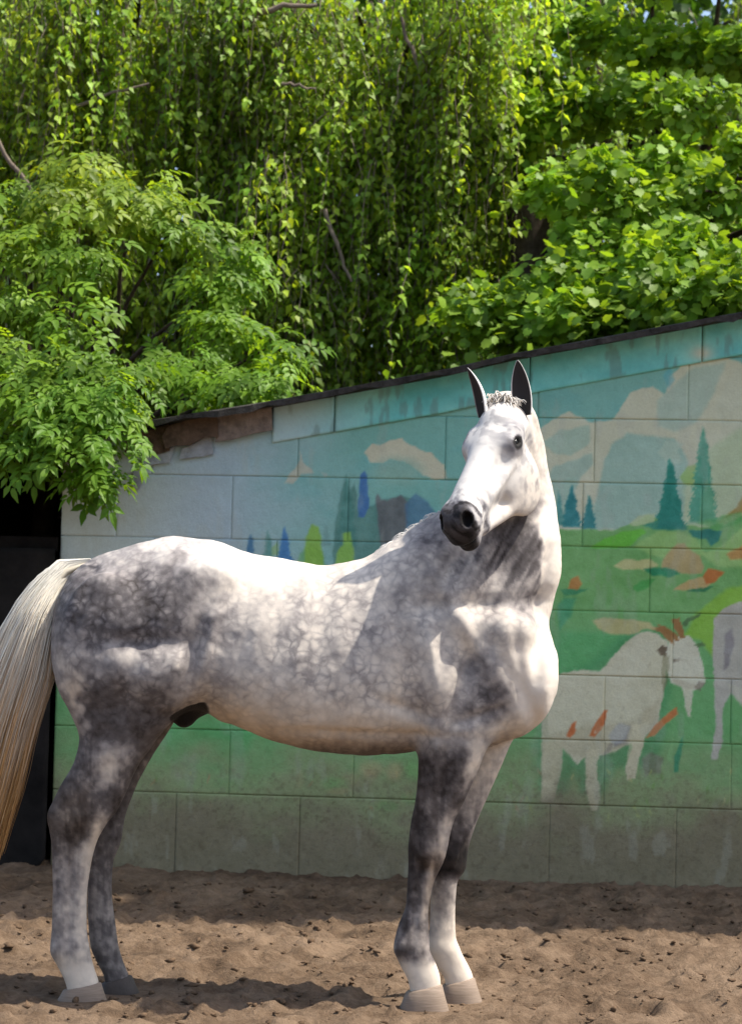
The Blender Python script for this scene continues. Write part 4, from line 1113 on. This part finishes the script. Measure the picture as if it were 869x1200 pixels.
def tuft(name, roots, dirs, length, n, spread, tintc, r0=.0016, droop=.5):
    roots = np.asarray(roots, float); dirs = np.asarray(dirs, float)
    k = rng.uniform(0, len(roots) - 1.001, n); i = k.astype(int); fr = (k - i)[:, None]
    p0 = roots[i] * (1 - fr) + roots[i + 1] * fr + rng.normal(0, .006, (n, 3))
    d = dirs[i] * (1 - fr) + dirs[i + 1] * fr + rng.normal(0, spread, (n, 3)); d /= np.linalg.norm(d, axis=1, keepdims=True)
    m = 8; t = np.linspace(0, 1, m)[None, :, None]; L = (length * rng.uniform(.5, 1.1, n))[:, None, None]
    w = p0[:, None] + d[:, None] * L * t + np.array([0, 0, -1.0]) * droop * L * t ** 2
    ti = np.repeat((np.array(tintc) * rng.uniform(.6, 1.1, (n, 1)))[:, None], m, 1)
    v, f, c_ = strands(w, r0, .0006, ti)
    return put(name, v, f, M_hair, horse, attrs={'tint': c_})
# mane: short, lies over the far side of the crest, tufts showing along the line of the neck
crest_px = [(445, 646), (462, 633), (480, 621), (496, 612), (508, 604), (516, 597)]
crest = np.array([P(a, b + 8, 7.95 + .0002 * (a - 438)) for a, b in crest_px])
tuft('mane', crest, np.array([[-.5, .5, .6], [-.5, .4, .7], [-.4, .3, .8], [-.3, .2, .9], [-.1, .2, 1], [-.2, .2, 1]]), .075, 520, .4, (.80, .76, .70), r0=.0026, droop=.9)
fl = [P(572, 474, 7.80), P(580, 468, 7.80), P(592, 468, 7.80), P(603, 474, 7.80)]
tuft('forelock', fl, [[-.3, -.2, 1.0], [-.1, -.4, 1.0], [.1, -.5, .9], [.3, -.3, .7]], .07, 110, .3, (.84, .78, .70), r0=.0035, droop=.8)
print('horse seconds', time.time() - tH, len(hv))

# =================================================================== TREES
tT = time.time()
def leaf_mat(name, rough=.5, trans=.52, hue=(1, 1, 1)):
    t = NT(name)
    a = t.attr('tint').outputs['Color']
    n = t.noise(45, 3, .6)
    a = t.mix(1.0, a, (1.08, 1.24, .95), 'MULTIPLY')
    c = t.mix(t.math('MULTIPLY', n, .25), a, (.03, .06, .015))
    t.base(c, rough, .35)
    tr = t.n.new('ShaderNodeBsdfTranslucent')
    t.l.new(t.mix(1.0, c, (1.45 * hue[0], 1.25 * hue[1], .45 * hue[2]), 'MULTIPLY'), tr.inputs[0])
    mx = t.n.new('ShaderNodeMixShader'); mx.inputs[0].default_value = trans
    t.l.new(t.b.outputs[0], mx.inputs[1]); t.l.new(tr.outputs[0], mx.inputs[2])
    t.l.new(mx.outputs[0], t.n['Material Output'].inputs[0])
    return t.m
M_leaf = leaf_mat('leaf')
M_bark = simple_mat('bark', (.07, .052, .04), .95, .1, .5, 18, .012)
M_bark_pale = simple_mat('pale_twig_bark', (.20, .16, .125), .95, .1, .4, 18, .008)

def unit(v): return v / (np.linalg.norm(v, axis=-1, keepdims=True) + 1e-9)
def leaflet(l, w, fold=.25, x0=0., y0=0., ang=0.):
    """pointed oval leaflet, folded along its midrib and drooping at the tip"""
    v = np.array([[0, 0, 0], [.22 * l, w * .40, fold * w * .4], [.22 * l, -w * .40, fold * w * .4], [.55 * l, w * .44, fold * w * .4], [.55 * l, -w * .44, fold * w * .4], [.4 * l, 0, 0], [.7 * l, 0, -.04 * l], [l, 0, -.14 * l]], float)
    c, s = math.cos(ang), math.sin(ang)
    x = v[:, 0] * c - v[:, 1] * s + x0; y = v[:, 0] * s + v[:, 1] * c + y0
    return np.stack([x, y, v[:, 2]], -1), np.array([[0, 5, 1], [0, 2, 5], [1, 5, 3], [2, 4, 5], [5, 6, 3], [5, 4, 6], [6, 7, 3], [6, 4, 7]])
def join(parts):
    V, F, o = [], [], 0
    for v, f in parts: V.append(v); F.append(f + o); o += len(v)
    return np.vstack(V), np.vstack(F)
def droop(v, k): v = v.copy(); v[:, 2] -= k * v[:, 0] ** 2; return v
ELDER = join([leaflet(.085, .042, .3, .165, 0, 0)] + [leaflet(.078 - .006 * i, .038, .3, .15 - .055 * i, s * .004, s * 1.05) for i in range(3) for s in (-1, 1)] + [(np.array([[0, .0022, 0], [0, -.0022, 0], [.17, 0, 0]], float), np.array([[0, 1, 2]]))])
ELDER = (droop(ELDER[0], 1.6), ELDER[1])
def maple_t():
    r = [(0, .012), (25, .045), (48, .028), (62, .06), (84, .034), (105, .058), (130, .03), (155, .04)]
    pts = [(.055 + .0, 0)]; ring = []
    # outline around the blade centre: tip lobes pointing +x
    out = [(.112, 0), (.09, .022), (.09, .044), (.066, .042), (.048, .056), (.028, .044), (.004, .034), (.008, .0), (.004, -.034), (.028, -.044), (.048, -.056), (.066, -.042), (.09, -.044), (.09, -.022)]
    v = np.array([(.045, 0, 0)] + [(a, b, .12 * abs(b)) for a, b in out], float); n = len(out)
    f = np.array([[0, 1 + i, 1 + (i + 1) % n] for i in range(n)])
    return droop(v, 1.5), f
MAPLE = maple_t()
def plain_leaf(l, w, fold=.25):
    return np.array([[0, 0, 0], [.36 * l, w / 2, fold * w * .5], [.36 * l, -w / 2, fold * w * .5], [.45 * l, 0, 0], [l, 0, -.12 * l]], float), np.array([[0, 3, 1], [0, 2, 3], [3, 4, 1], [2, 4, 3]])
SMALL = plain_leaf(.046, .029)
BIG = plain_leaf(.13, .08)

def instance(tpl, pos, dirv, nrm, scale, tint):
    v, f = tpl; n = len(pos); k = len(v)
    X = unit(dirv); Z = unit(nrm - X * (nrm * X).sum(-1, keepdims=True)); Yv = np.cross(Z, X)
    w = pos[:, None] + scale[:, None, None] * (v[None, :, 0:1] * X[:, None] + v[None, :, 1:2] * Yv[:, None] + v[None, :, 2:3] * Z[:, None])
    ff = f[None] + (np.arange(n) * k)[:, None, None]
    return w.reshape(-1, 3), ff.reshape(-1, f.shape[1]), np.repeat(tint, k, 0)

def tube(pts, rad, n=7):
    pts = np.asarray(pts, float); rad = np.asarray(rad, float); m = len(pts)
    tg = unit(np.gradient(pts, axis=0)); ref = np.array([.3, .9, .2]); a = unit(np.cross(tg, ref)); b = np.cross(tg, a)
    an = np.linspace(0, 2 * math.pi, n, endpoint=False)
    v = pts[:, None] + rad[:, None, None] * (np.cos(an)[None, :, None] * a[:, None] + np.sin(an)[None, :, None] * b[:, None])
    i = np.arange(m - 1)[:, None] * n; j = np.arange(n)[None]; j2 = (j + 1) % n
    f = np.stack([i + j, i + j2, i + n + j2, i + n + j], -1).reshape(-1, 4)
    return v.reshape(-1, 3), f
def wob(a, b, m, amp, seed, sag=0.):
    r = np.random.default_rng(seed); t = np.linspace(0, 1, m)[:, None]
    p = np.asarray(a, float) * (1 - t) + np.asarray(b, float) * t
    d = np.cumsum(r.normal(0, amp, (m, 3)), 0); d -= d[-1] * t; p = p + d * np.sin(t * math.pi) ; p[:, 2] += sag * (t[:, 0] * (1 - t[:, 0]))
    return p

def clump_leaves(c, R, n, r, up=.6, out=.6, rnd=.45, shell=.55):
    """leaf positions/orientations filling the outer part of an ellipsoid clump"""
    d = unit(r.normal(0, 1, (n, 3))); rad = r.uniform(shell, 1.06, (n, 1))
    pos = np.asarray(c) + d * rad * np.asarray(R)
    dr = unit(d * [1, 1, .4] + r.normal(0, .5, (n, 3)) + [0, 0, -.35])
    nm = unit(np.array([0, -.45, up]) + d * out + r.normal(0, rnd, (n, 3)))
    return pos, dr, nm

def tree(name, label, cat, base, trunk, branches, crown, bark=M_bark, leaves=None, group=None):
    """trunk: (points, radii); branches: list of the same; crown: (v, f, tint)"""
    o = empty(name, base, label, cat, group)
    put('trunk', *tube(*trunk, n=10), bark, o)
    for b in branches: put('branch', *tube(*b), bark, o)
    v, f, t = crown
    k = put('crown', v, f, M_leaf, o, smooth_=False, attrs={'tint': t}); k['kind'] = 'stuff'
    return o
def greens(n, r, a, b, val=(.7, 1.25)):
    t = r.random((n, 1)); return (np.array(a) * (1 - t) + np.array(b) * t) * r.uniform(*val, (n, 1))

# ---- weeping trees: long hanging twigs set with small leaves
def weeping(name, label, base, px0, px1, Y0, Y1, ztop, nb, seed, ga, gb, dens=1.0, zlow=1.6):
    r = np.random.default_rng(seed)
    P_, D_, N_, T_ = [], [], [], []
    tw_v, tw_f, off = [], [], 0
    tips = []
    for i in range(nb):
        Y = r.uniform(Y0, Y1); X = P(np.array(r.uniform(px0, px1)), np.array(300.), np.array(Y))[0]
        zt = r.uniform(3.0, ztop) if r.random() < .7 else r.uniform(ztop - 1.0, ztop)
        tips.append((X, Y, zt))
        bt = r.uniform(.6, 1.5); yel = r.random()
        ns = int(r.integers(9, 17) * dens)
        L0 = r.uniform(.8, 2.1)
        for s in range(ns):
            a = r.uniform(0, 6.28); rr = .16 * math.sqrt(r.random())
            p0 = np.array([X + rr * math.cos(a), Y + rr * math.sin(a), zt + r.normal(0, .08)])
            L = L0 * r.uniform(.6, 1.1); L = min(L, p0[2] - zlow)
            if L < .25: continue
            m = 9; t = np.linspace(0, 1, m)
            path = p0 + np.stack([np.cumsum(r.normal(0, .025, m)) + .14 * math.cos(a) * np.sqrt(t), np.cumsum(r.normal(0, .025, m)) + .14 * math.sin(a) * np.sqrt(t), -L * t + .05 * np.sin(t * 3)], -1)
            v, f = tube(path, np.linspace(.004, .0012, m), 3); tw_v.append(v); tw_f.append(f + off); off += len(v)
            nl = int(L / .026)
            tl = np.sort(r.random(nl)); ps = np.stack([np.interp(tl, t, path[:, k]) for k in range(3)], -1)
            az = r.uniform(0, 6.28, nl); dr = np.stack([np.cos(az) * .8, np.sin(az) * .8, -np.ones(nl) * r.uniform(.4, 1.1, nl)], -1)
            nm = np.stack([np.cos(az), np.sin(az), np.full(nl, .7)], -1) + [0, -.7, 0] + r.normal(0, .45, (nl, 3))
            P_.append(ps); D_.append(dr); N_.append(nm)
            g = greens(nl, r, ga, gb) * bt; T_.append(g * (1 + .25 * yel * np.array([1, .3, -.4])))
    p = np.vstack(P_); n = len(p); p = p + r.normal(0, .02, p.shape)
    v, f, t = instance(SMALL, p, np.vstack(D_), np.vstack(N_), r.uniform(.9, 1.75, n), np.vstack(T_))
    b = np.asarray(base, float)
    top = b + [0, 0, ztop + .2]
    trunk = (wob(b - [0, 0, .1], top, 12, .05, seed), np.linspace(.17, .06, 12))
    br = []
    for k in range(0, len(tips), max(1, len(tips) // 12)):
        X, Y, zt = tips[k]; st = b + [0, 0, min(ztop, max(1.8, zt - .9))]
        br.append((wob(st, (X, Y, zt + .03), 8, .04, seed + k, .9), np.linspace(.05, .012, 8)))
    o = tree(name, label, 'tree', tuple(b), trunk, br, (v, f, t))
    k = put('twig', np.vstack(tw_v), np.vstack(tw_f), M_bark_pale, o); k['kind'] = 'stuff'
    return o
GW = ((.15, .27, .03), (.33, .43, .06))
weeping('weeping_tree', 'weeping tree with long hanging leafy twigs, behind the bushes at the top left', (-1.9, 16.0, 0), -90, 300, 14.2, 16.6, 5.9, 124, 11, *GW)
weeping('weeping_tree', 'weeping tree with curtains of hanging twigs, above the middle of the shed roof', (.1, 15.9, 0), 250, 610, 14.0, 16.2, 5.8, 128, 12, *GW)
weeping('weeping_tree', 'taller weeping tree half hidden behind the broad leaved tree at the top right', (1.6, 17.2, 0), 500, 880, 16.0, 17.6, 6.1, 80, 13, (.11, .2, .03), (.2, .29, .045), dens=.8)

# ---- broad-leaved tree above the right end of the shed
def maple():
    r = np.random.default_rng(21); PP, DD, NN, TT = [], [], [], []
    cl = []
    spots = [(700, 190, 13.6), (745, 235, 13.3), (650, 225, 13.8), (790, 190, 13.8), (840, 230, 13.5), (700, 290, 13.2), (750, 320, 12.9), (800, 290, 13.0), (850, 310, 12.9), (720, 360, 12.7), (790, 350, 12.6), (850, 345, 12.5),
             (640, 350, 13.0), (610, 370, 13.2), (670, 372, 12.7), (690, 120, 14.2), (760, 110, 14.2), (830, 120, 14.0), (740, 40, 14.6), (820, 40, 14.5), (880, 60, 14.3), (900, 180, 13.6), (920, 270, 13.2), (930, 340, 12.8),
             (780, -30, 14.8), (860, -40, 14.6), (960, 100, 14.2), (980, 220, 13.6), (1000, 320, 13.2), (590, 190, 14.4), (630, 150, 14.4), (690, 40, 14.9), (560, 385, 13.4), (640, 90, 14.8)]
    for i, (x, y, Y) in enumerate(spots):
        c = P(np.array(x + r.normal(0, 8)), np.array(y + r.normal(0, 8)), np.array(Y + r.normal(0, .12))); R = np.array([.27, .24, .19]) * r.uniform(.8, 1.15)
        cl.append(c)
        n = int(r.integers(300, 440))
        p, d, nm = clump_leaves(c, R, n, r, .7, .5, .55, .35)
        bt = r.uniform(.8, 1.25)
        PP.append(p); DD.append(d); NN.append(nm); TT.append(greens(n, r, (.14, .26, .025), (.29, .40, .05)) * bt)
        # sprays that break the outline of the clump
        for k in range(5):
            dv = unit(r.normal(0, 1, 3) * [1, 1, .6] + [0, -.2, .1]); L = r.uniform(.12, .28); m = int(r.integers(6, 11))
            t = np.linspace(.7, 1.0 + L / R[0], m)[:, None]; q = c + dv * R * t + r.normal(0, .025, (m, 3)); q[:, 2] -= .05 * t[:, 0] ** 2
            PP.append(q); DD.append(unit(dv + r.normal(0, .5, (m, 3)) + [0, 0, -.4])); NN.append(unit(np.array([0, -.2, 1.]) + r.normal(0, .35, (m, 3)))); TT.append(greens(m, r, (.16, .28, .03), (.32, .42, .05)) * bt)
    p = np.vstack(PP); n = len(p)
    cr = instance(MAPLE, p, np.vstack(DD), np.vstack(NN), r.uniform(.4, .8, n), np.vstack(TT))
    b = np.array([1.75, 15.0, 0])
    trunk = (wob(b - [0, 0, .1], b + [.1, -.2, 5.0], 12, .04, 5), np.linspace(.16, .05, 12))
    br = [(wob(b + [0, -.1, 1.6 + .09 * k], c, 8, .04, 60 + k, .25), np.linspace(.045, .008, 8)) for k, c in enumerate(cl[:30])]
    tree('broad_leaved_tree', 'bright green broad leaved tree with lobed leaves, above the right end of the shed', 'tree', tuple(b), trunk, br, cr)
maple()
# tall tree beyond the right edge of the picture: its crown shades the wall and the strip of ground before it
def tall():
    r = np.random.default_rng(23); PP, DD, NN, TT, cl = [], [], [], [], []
    for i in range(70):
        c = np.array([r.uniform(1.9, 6.6), r.uniform(9.75, 11.1), r.uniform(6.0, 7.6)]); R_ = np.array([.42, .34, .28]); n = 130; cl.append(c)
        p, d, nm = clump_leaves(c, R_, n, r, .8, .4, .5, .3); PP.append(p); DD.append(d); NN.append(nm); TT.append(greens(n, r, (.14, .26, .025), (.29, .40, .05)))
    p = np.vstack(PP); n = len(p)
    cr = instance(MAPLE, p, np.vstack(DD), np.vstack(NN), r.uniform(.9, 1.4, n), np.vstack(TT))
    b = np.array([5.0, 13.2, 0]); br = [(wob(b + [0, -.1, 3.2 + .05 * k], c, 8, .05, 260 + k, .3), np.linspace(.06, .012, 8)) for k, c in enumerate(cl)]
    tree('broad_leaved_tree', 'tall broad leaved tree beyond the right edge, spreading over the shed', 'tree', tuple(b), (wob(b - [0, 0, .1], b + [0, -.6, 6.8], 12, .05, 6), np.linspace(.2, .06, 12)), br, cr)
tall()
# old dark trunk in the gap between the two
o = empty('tree_stump', tuple(P(632, 1040, 14.3) * [1, 1, 0]), 'dark broken old trunk in the gap between hanging twigs and bright leaves', 'stump')
tv, tf = tube(wob(P(640, 420, 14.3) * [1, 1, 0] - [0, 0, .1], P(625, 245, 14.3), 14, .02, 8), np.linspace(.2, .15, 14) * (1 + .12 * np.sin(np.arange(14) * 2.1)), 14)
tv = tv + (np.stack([noise2(tv[:, 0] * 9, tv[:, 2] * 5, 3), noise2(tv[:, 1] * 9 + 3, tv[:, 2] * 5, 4), 0 * tv[:, 0]], -1) - .5) * [.07, .07, 0]
put('trunk', tv, tf, M_bark, o)
put('branch', *tube(wob(P(630, 290, 14.3), P(672, 272, 14.0), 8, .012, 9), np.linspace(.09, .04, 8), 9), M_bark, o)
# bare pale branches that show through
for i, (a, b, Y, r0) in enumerate([((300, 14), (372, 6), 14.0, .022), ((60, 255), (-10, 150), 13.6, .02), ((495, 85), (470, 20), 14.2, .018), ((380, 245), (412, 330), 14.0, .016), ((90, 125), (175, 98), 14.1, .013), ((330, 98), (370, 104), 14.0, .011)]):
    o = put('bare_branch', *tube(wob(P(*a, Y), P(*b, Y), 9, .012, 70 + i), np.linspace(r0, r0 * .55, 9), 8), M_bark_pale, None, origin=P(*a, Y))
    tag(o, ['pale bare branch across the very top of the picture', 'bare grey branch slanting at the left edge above the elder', 'short bare branch leaning under the top edge in the middle', 'thin bare branch slanting among hanging twigs above the shed', 'thin bare twig in the leaves at the upper left', 'short bare twig below the pale top branch'][i], 'branch', 'bare branches among the hanging twigs')

# ---- elder bush over the left end of the shed and the doorway
def elder():
    r = np.random.default_rng(31); PP, DD, NN, TT, CL = [], [], [], [], []
    spots = [(25, 225, 12.4, 1.15), (85, 195, 12.3, 1.6), (90, 240, 12.1, 1.5), (150, 240, 12.2, 1.5), (205, 265, 12.3, 1.1), (30, 275, 12.0, 1.15), (80, 300, 11.9, 1.05), (-30, 240, 12.3, 1.1), (180, 225, 12.5, 1.2),
             (0, 345, 11.8, 1.1), (60, 370, 11.7, 1.0), (250, 335, 12.9, .9), (270, 300, 13.0, .9), (255, 385, 12.6, .95), (315, 415, 12.9, .85),
             (205, 420, 12.3, .85), (255, 450, 12.0, .9), (305, 448, 11.9, .9), 
             (15, 415, 11.5, 1.1), (85, 425, 11.4, 1.05), (125, 425, 11.4, 1.0), (40, 470, 11.2, 1.0), (95, 478, 11.15, 1.05), (118, 458, 11.2, 1.0), (5, 515, 11.2, .95), (70, 520, 11.1, .9), (105, 508, 11.1, .9), (-40, 440, 11.5, 1.0), (-50, 510, 11.3, .9), (-50, 340, 11.9, 1.),
             (105, 552, 11.12, .85)]
    for x, y, Y, bt in spots:
        c = P(np.array(x + r.normal(0, 5)), np.array(y + r.normal(0, 5)), np.array(Y)); R = np.array([.22, .20, .13]) * r.uniform(.85, 1.15) * (.6 if y > 545 else 1)
        CL.append(c); n = int(r.integers(52, 76) * (.6 if y > 545 else 1))
        p, d, nm = clump_leaves(c, R, n, r, 1.0, .35, .3, .2)
        d = unit(d * [1, 1, .5] + [0, -.25, -.1])
        PP.append(p); DD.append(d); NN.append(nm); TT.append(greens(n, r, (.12, .22, .02), (.25, .36, .04), (.6, 1.2)) * (.7 + .3 * bt) * np.array([1 + .5 * (bt - 1), 1, 1]))
    p = np.vstack(PP); d = np.vstack(DD); nm = np.vstack(NN); t = np.vstack(TT); n = len(p); sc = r.uniform(.55, .95, n)
    # the largest, nearest leaves are single parts
    px, py = proj(p); front_ = np.where((px > 0) & (px < 330) & (py > 170) & (py < 590), p[:, 1], 99); near_ = np.argsort(front_)[:150]
    rest = np.ones(n, bool); rest[near_] = False
    cr = instance(ELDER, p[rest], d[rest], nm[rest], sc[rest], t[rest])
    b = np.array([-2.0, 13.85, 0.])
    trunk = (wob(b - [0, 0, .1], b + [.1, -.4, 2.4], 9, .03, 5), np.linspace(.10, .06, 9))
    br = [(wob(b + [.05, -.15, 1.7 + .015 * k], c, 8, .04, 160 + k, .5), np.linspace(.028, .006, 8)) for k, c in enumerate(CL)]
    o = tree('elder_bush', 'leafy elder bush hanging over the left end of the shed and doorway', 'bush', tuple(b), trunk, br, cr)
    kinds = []
    for q in range(5):
        tt_ = np.repeat(greens(1, r, (.14, .26, .025), (.22, .34, .04), (.75, 1.15)), len(ELDER[0]), 0)
        kinds.append(mesh('leaf', ELDER[0], ELDER[1].tolist(), False, {'tint': tt_}, [M_leaf]))
    for q in near_:
        X = unit(d[q]); Z = unit(nm[q] - X * (nm[q] @ X)); Yv = np.cross(Z, X)
        lf = bpy.data.objects.new('leaf', kinds[q % 5]); col.objects.link(lf); lf.parent = o
        M = Matrix([[X[i] * sc[q], Yv[i] * sc[q], Z[i] * sc[q], p[q][i] - b[i]] for i in range(3)] + [[0, 0, 0, 1]])
        lf.matrix_basis = M
elder()

# ---- the wood behind: reads as one dark mass
def wood():
    r = np.random.default_rng(41); n = 22000
    Y = r.uniform(18.5, 22.5, n); X = r.uniform(-7, 7, n)
    top = 7.6 + 1.2 * fbm2(X * .5, Y * .5, 3, 2)
    Z = r.uniform(0, 1, n) ** .8 * top
    p = np.stack([X, Y, Z], -1)
    d = unit(r.normal(0, 1, (n, 3)) + [0, -.2, -.6]); nm = unit(r.normal(0, .6, (n, 3)) + [0, -.5, .8])
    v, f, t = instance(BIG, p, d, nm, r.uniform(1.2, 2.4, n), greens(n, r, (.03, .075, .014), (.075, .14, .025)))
    o = put('background_wood', v, f, M_leaf, None, smooth_=False, attrs={'tint': t}, origin=(0, 20, 0))
    tag(o, 'dense dark green woodland filling the gaps behind the trees', 'woodland', kind='stuff')
wood()
print('trees seconds', time.time() - tT)

print('script seconds', time.time() - T0)
